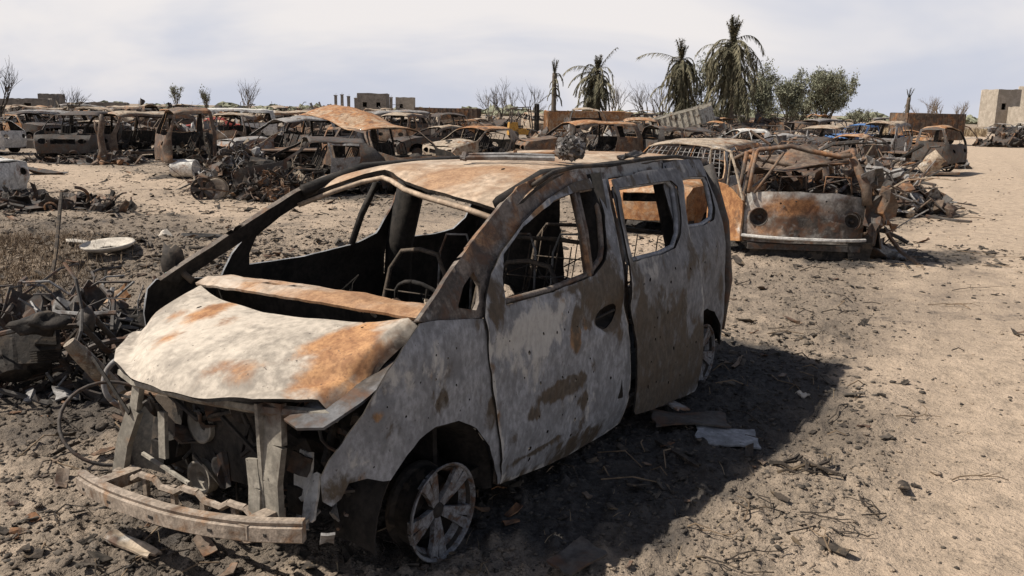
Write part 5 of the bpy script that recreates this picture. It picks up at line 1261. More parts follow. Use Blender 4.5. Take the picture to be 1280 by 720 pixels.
# ------------------------------------------------------------------ vehicles set out round the minivan
TAKEN = [(-1.0, 4.5, 4.0)]
def car(px, py, kind, yaw, paint, label, name=None, cat='wrecked car', tilt=(0, 0), s=1.0, z=0.0, Y=None, **k):
    p = at(px, py) if Y is None else at_y(px, Y)
    o = make_wreck(name or ('wrecked_' + kind), kind, int(px * 7 + py) % 997, paint, **k)
    put(o, p, yaw, label, cat, 'burnt-out vehicles', tilt, z, s); TAKEN.append((p.x, p.y, 3.2 * s)); return o
def build_vehicles():
    car(-108, 250, 'sedan', 172, 'white', 'rust-streaked white sedan cut by the left edge, nearest car on that side', roofmat='rust', lod=2, damage=.07)
    car(-32, 192, 'hatch', 175, 'white', 'chalky white hatchback at the left edge behind the concrete block', lod=1, hoodmat='grey')
    car(104, 199, 'suv', -78, 'dark', 'doorless charred off-road car frame left of the round-cornered van', lod=2, damage=.10, skip=('hood',), roofmat='dark', door_keep=0, s=1.06)
    car(180, 196, 'van', -118, 'rustdark', 'brown round-cornered van shell with tan roof behind the charred stump', roofmat='tan', lod=2, damage=.06, s=1.0, cat='wrecked van')
    car(300, 219, 'truck', -150, 'rustdark', 'burnt cab-over truck loaded with scrap left of the peeled-roof car', name='wrecked_truck', lod=2, damage=.06, s=.92, hoodmat='tan', cat='truck', skip=('bed',), door_keep=.4)
    car(362, 0, 'suv', -142, 'grey', 'grey-roofed estate car shell between the scrap truck and the peeled-roof car', lod=2, damage=.06, door_keep=.4, Y=27.5, name='wrecked_estate_car')
    car(392, 240, 'hatch', -158, 'dark', 'low charred hatchback skeleton without doors in front of the peeled-roof car', lod=2, damage=.10, skip=('hood', 'front'), door_keep=.35, sag=.05)
    def fold(p, p0):
        k = max(0.0, .55 - p0.x); q = Vector(p); q.z += .17 * k - .12 * math.exp(-((p0.x + .3) / .4) ** 2) + .07 * math.sin(p0.y * 4 + 1) * min(1, k); q.x -= .50 * k; q.y *= 1.12; return q
    car(482, 0, 'suv', -52, 'rustdark', 'car with large rusty roof sheet peeled upwards, middle left', lod=2, damage=.06, roofmat='rust', roof_fold=fold, s=1.0, skip=('hood',), door_keep=.3, Y=22.5)
    car(592, 207, 'hatch', -128, 'tan', 'tan hatchback shell with rusty roof just behind the minivan roof', lod=2, damage=.06, roofmat='rust', s=1.06)
    car(722, 208, 'suv', -163, 'rustdark', 'rust-orange roofed estate car behind the charred bundle', name='wrecked_estate_car', lod=2, damage=.05, roofmat='rust', s=1.05)
    car(505, 186, 'van', -100, 'rustdark', 'brown van shell behind the peeled-roof car', lod=1, cat='wrecked van', roofmat='tan', damage=.08)
    o = make_wreck('wrecked_van', 'suv', 41, 'rust', roofmat='tan', lod=2, damage=.05, mesh_window=True, door_keep=.6); put(o, (3.35, 16.3), -123, 'rusty van with wire mesh over its window, just right of the minivan roof', 'wrecked van'); TAKEN.append((3.4, 16.3, 3.2))
    build_minibus(); TAKEN.append((4.2, 13.4, 3))
    car(1128, 214, 'truck', -52, 'dark', 'dark truck with orange-topped cab beside the dirt track', name='wrecked_truck', lod=2, roofmat='rust', damage=.12, s=.84, cat='truck', skip=('bed',), door_keep=.3, sag=.1)
    car(1083, 0, 'pickup', -152, 'blue', 'pickup with faded blue cab left of the orange-topped truck', lod=1, Y=50, cat='pickup truck')
    car(925, 0, 'hatch', -172, 'white', 'chalky white hatchback shell below the tall palm', lod=1, Y=43, damage=.08)
    car(1030, 0, 'suv', -130, 'dark', 'dark off-road car with tan roof behind the crushed minibus', lod=1, Y=40, roofmat='tan', damage=.09)
    car(978, 0, 'sedan', -160, 'grey', 'grey sedan shell right of the chalky white hatchback', lod=1, Y=38, sag=.2, damage=.10)
    car(800, 0, 'van', -96, 'rust', 'blunt orange-rust van left of the tipper truck', lod=1, Y=39, cat='wrecked van')
    car(1000, 0, 'pickup', -140, 'dark', 'charred pickup in front of the leafy trees', lod=1, Y=58, cat='pickup truck')
    car(290, 0, 'van', -160, 'white', 'chalky white van shell behind the scrap truck', lod=1, Y=46, cat='wrecked van')
    car(262, 0, 'sedan', -170, 'red', 'sedan with faded red paint behind the scrap truck', lod=1, Y=52)
    car(60, 0, 'van', -140, 'grey', 'grey van shell behind the doorless off-road frame', lod=1, Y=48, cat='wrecked van', damage=.1, sag=.2)
    car(548, 0, 'sedan', -150, 'dark', 'charred sedan with tan roof left of the tan hatchback shell', lod=1, Y=37, roofmat='tan', damage=.09)
    car(415, 0, 'van', -115, 'dark', 'charred van shell with rusty roof behind the grey-roofed estate car', lod=1, Y=35, roofmat='rust', damage=.09, cat='wrecked van')
    car(25, 0, 'pickup', -20, 'dark', 'dark pickup behind the white hatchback at the left edge', lod=1, Y=46, cat='pickup truck')
    car(440, 0, 'sedan', -30, 'rustdark', 'brown sedan left of the brown van shell', lod=1, Y=46, sag=.15)
    car(560, 0, 'van', -75, 'dark', 'charred van shell standing well left of the forklift', lod=1, Y=52, cat='wrecked van', damage=.1)
    car(875, 0, 'suv', 20, 'dark', 'charred off-road car behind the mesh-windowed van', lod=1, Y=33, damage=.12, sag=.2)
    car(1186, 0, 'hatch', -160, 'white', 'white hatchback beyond the dry grass bank, left of the pale house', lod=1, Y=118)
    car(1252, 0, 'sedan', -170, 'grey', 'grey sedan parked before the ruined house at the right edge', lod=1, Y=112)
    car(1278, 0, 'hatch', -150, 'white', 'small white car before the ruined house at the right edge', lod=1, Y=128)
    car(1066, 0, 'hatch', -140, 'rustdark', 'brown hatchback shell left of the orange-topped truck', lod=1, Y=33, roofmat='rust', damage=.1, sag=.1)
    car(1112, 0, 'van', -125, 'grey', 'grey van shell behind the orange-topped truck', lod=1, Y=44, roofmat='tan', damage=.1, cat='wrecked van')
    car(1146, 0, 'sedan', -115, 'rust', 'flattened rusty sedan in front of the brown cargo trailer', lod=1, Y=52, damage=.12, sag=.2)
    build_forklift(at_y(655, 60).xy, 8); TAKEN.append((*at_y(655, 60).xy, 3))
    build_tipper(at_y(852, 46).xy, 146); TAKEN.append((*at_y(852, 47).xy, 4.2))
    build_container('rusty_container', at_y(735, 64).xy, 6, (6.0, 2.2, 1.6), 'rust', 'long rusty open container right of the forklift', tilt=2); TAKEN.append((*at_y(735, 64).xy, 5))
    build_container('cargo_trailer', at_y(1160, 66).xy, 10, (4.6, 2.3, 1.9), 'rustdark', 'brown cargo trailer behind the orange-topped truck', 'trailer'); TAKEN.append((*at_y(1160, 66).xy, 5))
    build_container('rusty_container', at_y(560, 92).xy, -5, (6.5, 2.4, 1.7), 'rustdark', 'brown container in the far rows left of the forklift'); TAKEN.append((*at_y(560, 92).xy, 5))

# far rows: every wreck is an object, copied from a dozen originals
ZONES = [(-90, 160, 'left of the bare tree'), (160, 330, 'under the small bare tree'), (330, 430, 'left of the concrete blocks'), (430, 540, 'in front of the concrete blocks'), (540, 660, 'around the forklift'), (660, 790, 'below the two short palms'), (790, 890, 'below the leaning palm'), (890, 1000, 'below the tallest palm'), (1000, 1110, 'below the leafy trees')]
def build_far_rows():
    rnd = random.Random(77); protos = []
    for i, (kind, paint, roofm, dmg, sag) in enumerate((('sedan', 'dark', 'tan', .12, .15), ('sedan', 'rust', 'rust', .10, .1), ('sedan', 'rustdark', 'rust', .09, .15), ('hatch', 'rustdark', 'rust', .12, .1), ('hatch', 'dark', 'grey', .10, .2), ('suv', 'dark', 'rust', .12, .1), ('suv', 'tan', 'tan', .10, .05), ('van', 'rustdark', 'tan', .12, .1), ('van', 'dark', 'grey', .1, .05), ('pickup', 'dark', 'rust', .12, .1), ('pickup', 'tan', None, .10, .1), ('truck', 'dark', 'tan', .12, .1), ('truck', 'rustdark', 'rust', .1, .05))):
        o = make_wreck('wrecked_' + kind, kind, 300 + i, paint, roofmat=roofm, lod=1 if i % 2 else 0, damage=dmg, sag=sag, door_keep=.4, skip=('hood',) if i % 4 == 1 else (), crush=(2.0, .4, 1.2) if i % 3 == 0 else None)
        protos.append([o, kind, paint, False])
    CN = {'dark': 'charred', 'rust': 'orange-rust', 'white': 'chalky white', 'rustdark': 'brown', 'grey': 'grey', 'tan': 'tan'}
    CT = {'sedan': 'wrecked car', 'hatch': 'wrecked car', 'suv': 'wrecked car', 'van': 'wrecked van', 'pickup': 'pickup truck', 'truck': 'truck'}
    KN = {'sedan': 'sedan', 'hatch': 'hatchback', 'suv': 'off-road car', 'van': 'van', 'pickup': 'pickup', 'truck': 'truck'}
    n = 0
    for (Y0, Y1, cnt, row) in ((40, 58, 26, 'nearer'), (58, 84, 40, 'middle'), (84, 132, 56, 'farthest')):
        t = 0; c = 0
        while c < cnt and t < cnt * 30:
            t += 1; Y = rnd.uniform(Y0, Y1); px = rnd.uniform(-80, 1110); p = at_y(px, Y)
            if any(math.hypot(p.x - a, p.y - b_) < r + 2.0 for a, b_, r in TAKEN): continue
            if 585 < px < 728 and Y < 62: continue
            zone = next((z for a, b_, z in ZONES if a <= px < b_), None)
            if zone is None: continue
            q = rnd.choice(protos)
            if not q[3]: o = q[0]; q[3] = True
            else: o = copy_tree(q[0])
            st = 'burnt' if row == 'nearer' else 'gutted' if row == 'middle' else 'distant'
            lab = f'{CN[q[2]]} {KN[q[1]]} shell in the {row} wreck row {zone}'
            put(o, p, rnd.choice((-120, -150, -60, 30, 170, -90)) + rnd.uniform(-25, 25), lab, CT[q[1]], f'wrecks in the {row} row', (rnd.uniform(-4, 4), rnd.uniform(-4, 4)), 0, rnd.uniform(.93, 1.06))
            if 'group' in o: o['group'] = lab
            TAKEN.append((p.x, p.y, 2.2)); c += 1
    for q in protos:
        if not q[3]:
            for ch in list(q[0].children): bpy.data.objects.remove(ch)
            bpy.data.objects.remove(q[0])

# ------------------------------------------------------------------ buildings, walls, trees in the distance
def block(name, loc, yaw, parts, label, mat='concrete', cat='building', roof=None, group=None):
    """parts: (cx, cy, width, depth, height, windows) -> walls with openings, roof slabs"""
    root = empty(name, (loc[0], loc[1], gh(*loc) - .3), (0, 0, math.radians(yaw))); tag(root, label, cat, group, 'thing')
    for (cx, cy, w, d, h, wins) in parts:
        hl = [[(x - ww / 2, z), (x + ww / 2, z), (x + ww / 2, z + hh), (x - ww / 2, z + hh)] for (x, z, ww, hh) in wins]
        rag = .16
        for (f, o, ho, L) in ((lambda u, z: Vector((cx + u, cy - d / 2, z)), (0, -1, 0), hl, w), (lambda u, z: Vector((cx + u, cy + d / 2, z)), (0, 1, 0), [], w), (lambda u, z: Vector((cx - w / 2, cy + u, z)), (-1, 0, 0), [], d - .6), (lambda u, z: Vector((cx + w / 2, cy + u, z)), (1, 0, 0), [], d - .6)):
            top = [(L / 2 - L * k / 8, h + (.18 * mn.noise(Vector((k * 1.7, cx, h))) if 0 < k < 8 else 0)) for k in range(9)]
            sheet('wall', [(-L / 2, 0), (L / 2, 0)] + top, ho, f, 1.2, M[mat], root, M['concrete_dark'], .28, out=o)
        b = MB(); b.box((cx, cy, h - .35), (w - .62, d - .62, .18)); b.build('roof', M['concrete_dark'], root)
    return root
def build_background():
    p = at_y(1281, 168)
    block('ruined_house', p.xy, 4, [(-2.6, 4.0, 4.6, 5.5, 7.4, [(-.9, 3.6, .9, 1.2)]), (3.4, -1.0, 12.0, 6.5, 4.2, [(-4.0, 1.4, 1.1, 1.2), (0.5, 1.4, 1.1, 1.2), (3.5, 0.1, 1.2, 2.3)]), (5.6, 5.0, 5.0, 5.0, 8.2, [(-1.0, 5.2, 1.2, 1.4)])], 'pale ruined house with tower block at the right edge beyond the track')
    block('concrete_block', at_y(467, 265).xy, 0, [(0, 0, 8.6, 7, 6.0, [(-2, 2, 1.2, 1.4), (2, 2, 1.2, 1.4)])], 'larger of two square concrete blocks on the horizon, left one', 'concrete_dark')
    block('concrete_block', at_y(507, 270).xy, 0, [(0, 0, 5.4, 5, 5.2, [(-1, 2, 1, 1.2)])], 'smaller of two square concrete blocks on the horizon, right one', 'concrete')
    block('ruined_wall', at_y(130, 118).xy, 6, [(0, 0, 6.0, 2.2, 2.3, [])], 'dark flat-topped low building on the left horizon', 'concrete_dark')
    block('ruined_wall', at_y(30, 112).xy, 3, [(0, 0, 7.0, 2.0, 2.6, [(1, 1.2, .9, .9)])], 'brown broken wall at the far left horizon', 'concrete_dark')
    block('ruined_wall', at_y(66, 118).xy, 0, [(0, 0, 2.6, 2.0, 3.3, [])], 'small dark hut rising behind the broken wall, far left', 'concrete_dark')
    for k, px in enumerate((420, 428, 436, 445, 489)):
        q = at_y(px, 250); b = MB(); h = (4.6, 4.9, 4.4, 4.0, 4.4)[k]; b.box((0, 0, h / 2), (.75, .75, h), jit=.06); b.box((0, 0, h + .1), (.95, .95, .22), jit=.05)
        for s in range(3): b.tube([(-.2 + .2 * s, .1, h), (-.2 + .2 * s + .05, .1, h + .6 + .1 * s)], .02, 4)
        o = b.build('concrete_column', M['concrete_dark']); o.location = (q.x, q.y, gh(q.x, q.y) - .2); tag(o, ('concrete column on the horizon left of the larger block' if k < 4 else 'lone concrete column between the two square blocks'), 'column', 'concrete column on the horizon left of the larger block' if k < 4 else None, 'thing')
    palm(at_y(692, 85).xy, 7.0, 2.6, 11, 'short slim scorched palm, left of the pair behind the forklift', nf=46, skirt=1.0, top=.18)
    palm(at_y(745, 86).xy, 7.4, 5.4, 12, 'short bushy scorched palm with one frond reaching left', nf=170, skirt=1.15, top=.14, stray=((3.2, .55, 3.6, .9), (3.0, .15, 3.2, .9), (.4, 1.0, 3.2, .3)))
    palm(at_y(850, 82).xy, 8.6, 5.2, 13, 'leaning palm with one long frond stretched to the left', nf=230, skirt=1.1, top=.11, stray=((3.1, .45, 4.2, .55),))
    palm(at_y(914, 80).xy, 10.6, 6.4, 14, 'tallest scorched palm with hanging dead fronds', nf=320, skirt=1.05, top=.11)
    palm(at_y(1133, 100).xy, 5.2, 1.5, 15, 'small spindly palm by the brown cargo trailer', nf=16, skirt=1.0, top=.3)
    leafy_tree('tree', at_y(878, 84).xy, 8.0, 3.0, 21, 'slender thin-leaved tree between the leaning and tallest palms', 'leaf2', 3200, .24, lean=.1)
    leafy_tree('tree', at_y(948, 84).xy, 7.6, 3.6, 22, 'grey-green tree right beside the tallest palm', 'leaf2', 6000, .26)
    leafy_tree('tree', at_y(982, 90).xy, 6.6, 4.6, 23, 'bushy grey-green tree, middle of the leafy group', 'leaf2', 8000, .27)
    leafy_tree('tree', at_y(1030, 92).xy, 7.0, 5.6, 24, 'broad full-crowned green tree, rightmost of the leafy group', 'leaf2', 14000, .27)
    leafy_tree('shrub', at_y(893, 90).xy, 3.6, 3.6, 25, 'brown rounded shrub under the tallest palm', 'leaf2', 1500, .22)
    leafy_tree('shrub', at_y(1075, 105).xy, 3.2, 4.4, 26, 'low grey shrub right of the broad green tree', 'leaf2', 1500, .24)
    for i, (px, Y, H, W_) in enumerate(((864, 92, 3.8, 3.6), (930, 94, 4.4, 4.2), (958, 96, 4.2, 4.0), (1006, 96, 4.6, 4.4))): leafy_tree('shrub', at_y(px, Y).xy, H, W_, 130 + i, ('dull shrub at the foot of the leaning palm', 'dull shrub just right of the tallest palm trunk', 'dull shrub under the grey-green tree', 'dull shrub between the two rightmost leafy trees')[i], 'leaf2', 2600, .24)
    for i, (px, Y, H, s) in enumerate(((612, 95, 4.2, 1), (627, 90, 4.6, 2), (640, 98, 4.0, 3))): bare_tree('bare_bush', at_y(px, Y).xy, H, 40 + s, 'leafless twiggy bush standing left of the forklift', 'bush', 'leafless bushes left of the forklift')
    for i, (px, Y, H, s) in enumerate(((805, 95, 5.0, 4), (828, 92, 5.4, 5))): bare_tree('bare_bush', at_y(px, Y).xy, H, 40 + s, 'leafless bush behind the tipper truck between palms', 'bush', 'leafless bush behind the tipper truck between palms')
    bare_tree('bare_tree', at_y(664, 92).xy, 4.8, 47, 'leafless spindly tree just left of the short slim palm', 'tree'); bare_tree('bare_tree', at_y(768, 92).xy, 4.8, 48, 'leafless twig tree right of the short bushy palm', 'tree')
    for i, (px, Y, H) in enumerate(((1155, 130, 5.0), (1176, 135, 5.6), (1198, 140, 5.0))): bare_tree('bare_tree', at_y(px, Y).xy, H, 60 + i, ('first', 'second', 'third')[i] + ' leafless thin tree from the brown cargo trailer', 'tree', mat='straw_dark')
    bare_tree('bare_tree', at_y(308, 88).xy, 4.6, 70, 'leafless dark tree on the horizon above the scrap truck', 'tree')
    bare_tree('charred_tree', at_y(2, 60).xy, 4.6, 71, 'tall charred tree rising at the far left edge', 'tree', mat='wood'); bare_tree('charred_tree', at_y(86, 75).xy, 3.6, 72, 'small charred tree behind the doorless off-road frame', 'tree', mat='wood')
    for i, (px, H) in enumerate(((222, 6.4), (259, 6.0))): leafy_tree('tree', at_y(px, 180).xy, H, 2.6, 80 + i, ('left' if i == 0 else 'right') + ' of two small far-off trees on the left horizon', 'leaf2', 500, .4)
    rnd = random.Random(9); vs = []; fs = []; c = MB()
    for k in range(170):
        Y = rnd.uniform(200, 420); px = rnd.uniform(-120, 1400); q = at_y(px, Y); s = rnd.uniform(.8, 2.2)
        for j in range(5): c.lump((q.x + rnd.uniform(-2, 2), q.y + rnd.uniform(-2, 2), gh(q.x, q.y) + s * .3), (s * rnd.uniform(.6, 1.4), s, s * rnd.uniform(.4, .9)), k * 5 + j, 1, None, 0, .55)
    tag(c.build('far_scrub', M['leaf2']), 'low scrub along the horizon', kind='stuff')

# ------------------------------------------------------------------ heaps, motorcycles, loose pieces
def build_scrap():
    MX = [M['dark'], M['rustdark'], M['grey'], M['dark'], M['tan']]; DK = [M['dark'], M['soot'], M['rustdark'], M['dark']]
    heap('scrap_heap', at(306, 238).xy, 1.25, .9, 1.25, 620, 5, [M['dark'], M['soot'], M['grey'], M['dark'], M['rustdark'], M['tan']], 'tall tangled scrap heap spilling off the burnt truck', size=.72)
    heap('scrap_heap', at(342, 246).xy, .9, .7, .6, 300, 15, DK, 'dark scrap heap between the truck and the charred hatchback skeleton', size=.7)
    heap('scrap_heap', at(100, 204).xy, 1.8, .8, .28, 150, 6, DK, 'low charred debris pile in front of the doorless off-road frame', size=.8)
    heap('scrap_heap', at(1100, 262).xy, 1.5, 1.2, 1.0, 200, 7, MX, 'tangled scrap heap at the back right of the crushed minibus', size=1.1)
    heap('scrap_heap', (5.4, 17.8), 2.0, 1.6, 1.35, 220, 8, MX, 'tall scrap heap behind the crushed minibus', size=1.3)
    heap('scrap_heap', (7.6, 20.6), 2.0, 1.6, 1.2, 200, 18, DK, 'dark scrap heap between the minibus and the orange-topped truck', size=1.3)
    heap('scrap_heap', at(1163, 208).xy, 1.4, 1.3, 1.1, 200, 9, MX, 'scrap pile with pale scraps beside the dirt track', size=1.1)
    heap('scrap_heap', at(1262, 183).xy, 2.6, 1.8, 1.4, 130, 10, DK, 'dark wreckage pile right of the dirt track', size=1.6)
    heap('scrap_heap', at(150, 205).xy, 1.0, .8, .35, 70, 13, MX, 'scattered scrap at the foot of the charred stump', size=1.0)
    heap('scrap_heap', at(610, 0 + 222).xy, 1.6, .9, .5, 100, 14, MX, 'scrap pile behind the minivan roof', size=1.0)
    heap('scrap_heap', at(40, 262).xy, 1.9, .7, .22, 110, 16, DK, 'flat pile of charred scraps before the left edge sedan', size=.9)
    k = 0; rnd = random.Random(31)
    for (px, Y, rx, h) in ((20, 55, 3, 1.2), (130, 52, 3, 1.3), (220, 44, 2.4, 1.1), (330, 56, 3, 1.3), (410, 62, 3.5, 1.5), (470, 56, 2.6, 1.2), (540, 66, 3, 1.4), (700, 54, 2.0, .8), (760, 50, 2.6, 1.3), (830, 58, 3, 1.4), (900, 52, 2.6, 1.2), (960, 48, 2.4, 1.2), (1050, 50, 2.4, 1.2), (1000, 31, 2.0, 1.1), (1060, 26, 1.8, 1.1), (940, 28, 1.6, .8), (300, 75, 5, 1.8), (520, 95, 6, 2), (650, 90, 5, 1.8), (840, 96, 5, 1.9), (960, 80, 4, 1.7), (90, 92, 6, 2), (200, 100, 6, 2), (400, 110, 7, 2.2)):
        p = at_y(px, Y); heap('scrap_heap', p.xy, rx, rx * .7, h, 90, 100 + k, MX, 'heap of charred scrap between the wrecks in the far rows', size=1.2 + Y / 50, group='heaps between the far wrecks'); k += 1
    # left foreground heap of motorcycles
    motorcycle((-3.55, 6.1), 28, 48, 'charred motorcycle leaning in the left heap, nearest of three', 1)
    motorcycle((-3.3, 7.5), 12, 74, 'charred motorcycle with rear rack lying on its side in the left heap', 2, True, .06)
    motorcycle((-4.7, 7.0), -35, 62, 'charred motorcycle at the left frame edge behind the nearest one', 3)
    heap('scrap_heap', (-3.55, 6.6), 1.5, 1.0, .55, 420, 21, [M['dark'], M['soot'], M['dark'], M['grey']], 'charred springs and scraps under the left motorcycles', size=.62, pipes=.55, base=False)
    heap('scrap_heap', (-2.55, 6.3), .9, .7, .42, 220, 22, [M['dark'], M['soot'], M['rustdark']], 'small charred heap between the motorcycles and the bonnet', size=.55, pipes=.5, base=False)
    def tube_thing(name, pts, r, mat, label, cat, n=8, group=None):
        b = MB(); b.tube(pts, r, n); o = b.build(name, M[mat], None, True, .7); return tag(o, label, cat, group)
    def G(px, py, dz=0.0):
        z = 0.0
        for _ in range(5): q = at(px, py, z + dz); z = gh(q.x, q.y)
        return Vector((q.x, q.y, z + dz))
    tube_thing('exhaust_pipe', [G(86, 428, .58), G(98, 440, .52), G(120, 462, .36), G(140, 482, .22), G(152, 494, .16)], [.04, .05, .055, .055, .04], 'brass', 'tan exhaust pipe slanting down to the minivan nose', 'pipe', 12)
    tube_thing('bent_pipe', [G(160, 524, .30), G(152, 506, .42), G(160, 494, .50), G(178, 490, .54), G(200, 493, .55), G(228, 495, .56)], .018, 'beam', 'bent pale pipe hooked over the minivan front corner', 'pipe', 8)
    b = MB(); c = G(140, 528, .20); ring_wheel(b, c, .27, (.45, -.55, .75), .011, 0, .0001)
    tag(b.build('bicycle_rim', M['dark'], None, True), 'bare bicycle rim leaning beside the minivan front corner', 'wheel rim')
    b = MB(); c = G(165, 478, .34); ring_wheel(b, c, .16, (.6, -.75, .2), .016, 0, .0001); tag(b.build('cable_loop', M['grey'], None, True), 'small wire hoop behind the minivan nose', 'wire hoop')
    tube_thing('metal_rod', [G(64, 356), G(70, 315, .25), G(79, 268, .62)], .022, 'wood', 'thin charred rod standing upright in the weeds at left', 'rod', 6)
    b = MB(); q = G(137, 327); b.lathe([(.10, .03), (.14, .025), (.27, .07), (.31, .09), (.32, .075), (.27, .03), (.13, -.01), (.10, .0)], 32, Matrix.Translation(q) @ Euler((.08, -.05, 0)).to_matrix().to_4x4(), 0, True); tag(b.build('metal_basin', M['cloth'], None, True), 'shallow pale ring-shaped basin lying on the bank', 'basin')
    b = MB(); q = G(98, 308); b.patch(q + Vector((0, 0, .03)), .26, .14, Euler((.1, .1, .6)).to_matrix(), .1, 3, 4); tag(b.build('pale_plate', M['cloth'], None, True), 'small pale plate just behind the ring-shaped basin', 'plate')
    b = MB(); q = G(38, 186); b.box((0, 0, .18), (1.15, .5, .36), jit=.03); b.box((0, 0, .38), (1.0, .4, .06), jit=.02); o = b.build('concrete_slab_block', M['concrete_dark']); o.location = q; tag(o, 'dark rectangular block lying on the sand, left side', 'block')
    b = MB(); q = G(128, 205); b.tube([(0, 0, 0), (.04, .02, .45), (.0, .0, .95), (.10, 0, 1.4), (.08, .02, 1.62)], [.20, .12, .10, .10, .04], 9); b.tube([(0, 0, .9), (-.12, 0, 1.2), (-.16, .02, 1.4)], [.09, .06, .02], 7); b.tube([(.08, 0, 1.2), (.24, 0, 1.42)], [.06, .02], 6)
    for k in range(5): b.tube([(0, 0, .1), (.35 * math.cos(k * 1.3), .35 * math.sin(k * 1.3), -.02)], [.16, .05], 6)
    o = b.build('charred_stump', M['rustdark'], None, True); o.location = q; tag(o, 'charred tree stump standing in front of the round-cornered van', 'tree stump')
    b = MB(); b.tube([G(232, 210, .30) + Vector((-.32, 0, 0)), G(232, 210, .30) + Vector((.32, -.1, 0))], .24, 16); tag(b.build('metal_drum', M['white'], None, True, .7), 'pale drum lying against the burnt truck', 'drum')
    b = MB(); q = G(1167, 203, .45); b.tube([q + Vector((-.25, .2, -.28)), q + Vector((.22, -.1, .28))], .33, 18); tag(b.build('oil_barrel', M['tan'], None, True, .7), 'tan barrel tilted beside the orange-topped truck', 'barrel')
    for k, (px, py) in enumerate(((254, 237), (270, 234))):
        if k:
            b = MB(); b.lathe([(0, -.02), (.08, .0), (.14, .03), (.22, .02), (.25, -.02), (.27, .0), (.28, -.10), (.2, -.12), (0, -.1)], 22); o = b.build('propped_wheel', M['tan'], None, True, .8)
        else: o = wheel_mesh('propped_wheel', .27, .18, 5, True, [M['dark'], M['soot']], 26)
        o.location = G(px, py, .22); o.rotation_euler = (.12, .3, math.pi + .5) if not k else (math.pi / 2 - .25, 0, .35); tag(o, ('spoked dark' if k == 0 else 'pale grey') + ' loose wheel propped against the scrap heap', 'wheel')
    b = MB(); q = G(256, 301); ring_wheel(b, q + Vector((0, 0, .05)), .28, (.05, .12, 1), .055, 0, .0001); tag(b.build('tyre', M['rubber'], None, True), 'charred tyre lying flat on the sand behind the bonnet', 'tyre')
    # torn plates and boards
    def plate(name, px, py, w, h, rot, mat, label, cat, seed, bend=.12, dz=.04, th=.012, n=6):
        b = MB(); b.patch(G(px, py) + Vector((0, 0, dz)), w, h, Euler(rot).to_matrix(), bend, seed, n, 0, th); return tag(b.build(name, M[mat], None, True, .6), label, cat)
    plate('metal_plate', 862, 532, .50, .24, (.05, .06, .1), 'dark', 'flat grey plate in the minivan shadow, left of two', 'metal plate', 5, .05, .035)
    plate('metal_plate', 908, 551, .38, .26, (.06, .02, -.1), 'ash', 'flat grey plate in the minivan shadow, right of two', 'metal plate', 8, .05, .03)
    plate('board', 833, 515, .10, .34, (.05, .1, .5), 'grey', 'narrow board in the minivan shadow behind the two plates', 'board', 11, .05, .04)
    plate('board', 846, 568, .035, .42, (.0, .0, .42), 'wood', 'thin lath crossing the minivan shadow', 'board', 12, .05, .02, .02, 3)
    plate('paper_scrap', 1003, 497, .10, .05, (.2, .1, .4), 'cloth', 'tiny pale scrap near the shadow tip', 'scrap', 13, .3, .03)
    plate('metal_plate', 720, 704, .24, .14, (.1, -.1, .8), 'dark', 'dark plate at the bottom edge in the shadow', 'metal plate', 15, .1, .03)
    plate('board', 165, 688, .30, .07, (.1, .05, -.5), 'tan', 'tan board on the sand below the bumper beam', 'board', 16, .1, .03)
    plate('metal_plate', 205, 302, .34, .12, (.4, .1, -.7), 'cloth', 'pale folded strip on the bank above the ring-shaped basin', 'metal strip', 17, .4, .06)
    plate('rusty_sheet', 140, 410, .34, .14, (.3, -.2, .35), 'rust', 'orange rusty strip in the heap left of the bonnet', 'metal sheet', 18, .3, .30)
    plate('metal_plate', 52, 218, 1.3, .5, (.1, .05, .2), 'dark', 'charred flat panel on the sand above the left scraps', 'metal plate', 19, .12, .08)
    plate('metal_plate', 25, 160, 1.9, .5, (.1, -.28, .6), 'grey', 'grey panel slanting to the ground left of the doorless off-road frame', 'metal plate', 20, .05, .3)
    plate('board', 1237, 318, .22, .1, (.2, 0, .2), 'wood', 'small charred board on the dirt track', 'board', 23, .1, .03)
    plate('paper_scrap', 1173, 248, .30, .1, (.05, .05, .2), 'cloth', 'pale scrap right of the crushed minibus', 'scrap', 24, .1, .04)
    # twigs
    def twig(px, py, L, az, seed, label, group=None, r=.008, br=3, mat='wood'):
        rnd = random.Random(seed); b = MB(); p = G(px, py, .012); pts = [p]; a = az
        for i in range(6):
            a += rnd.uniform(-.3, .3); q = pts[-1] + Vector((math.cos(a), math.sin(a), 0)) * L / 6; q.z = gh(q.x, q.y) + .012 + rnd.uniform(0, .02); pts.append(q)
        b.tube(pts, [r * (1 - .1 * i) for i in range(7)], 5)
        for k in range(br):
            i = rnd.randint(1, 5); a2 = a + rnd.choice((-1, 1)) * rnd.uniform(.5, 1.1); b.tube([pts[i], pts[i] + Vector((math.cos(a2), math.sin(a2), rnd.uniform(.05, .3))) * L * .22, pts[i] + Vector((math.cos(a2 + .3), math.sin(a2 + .3), rnd.uniform(0, .2))) * L * .4], r * .6, 4)
        return tag(b.build('twig', M[mat]), label, 'twig', group)
    twig(962, 578, .40, -.35, 1, 'thick charred branch at the shadow edge, left of the small twigs', r=.016, br=5)
    twig(972, 590, .32, -.2, 2, 'thin charred branch under the thick one at the shadow edge', r=.010, br=3)
    twig(1060, 505, .5, 3.8, 5, 'slender stick along the shadow edge near its tip', r=.006, br=0)
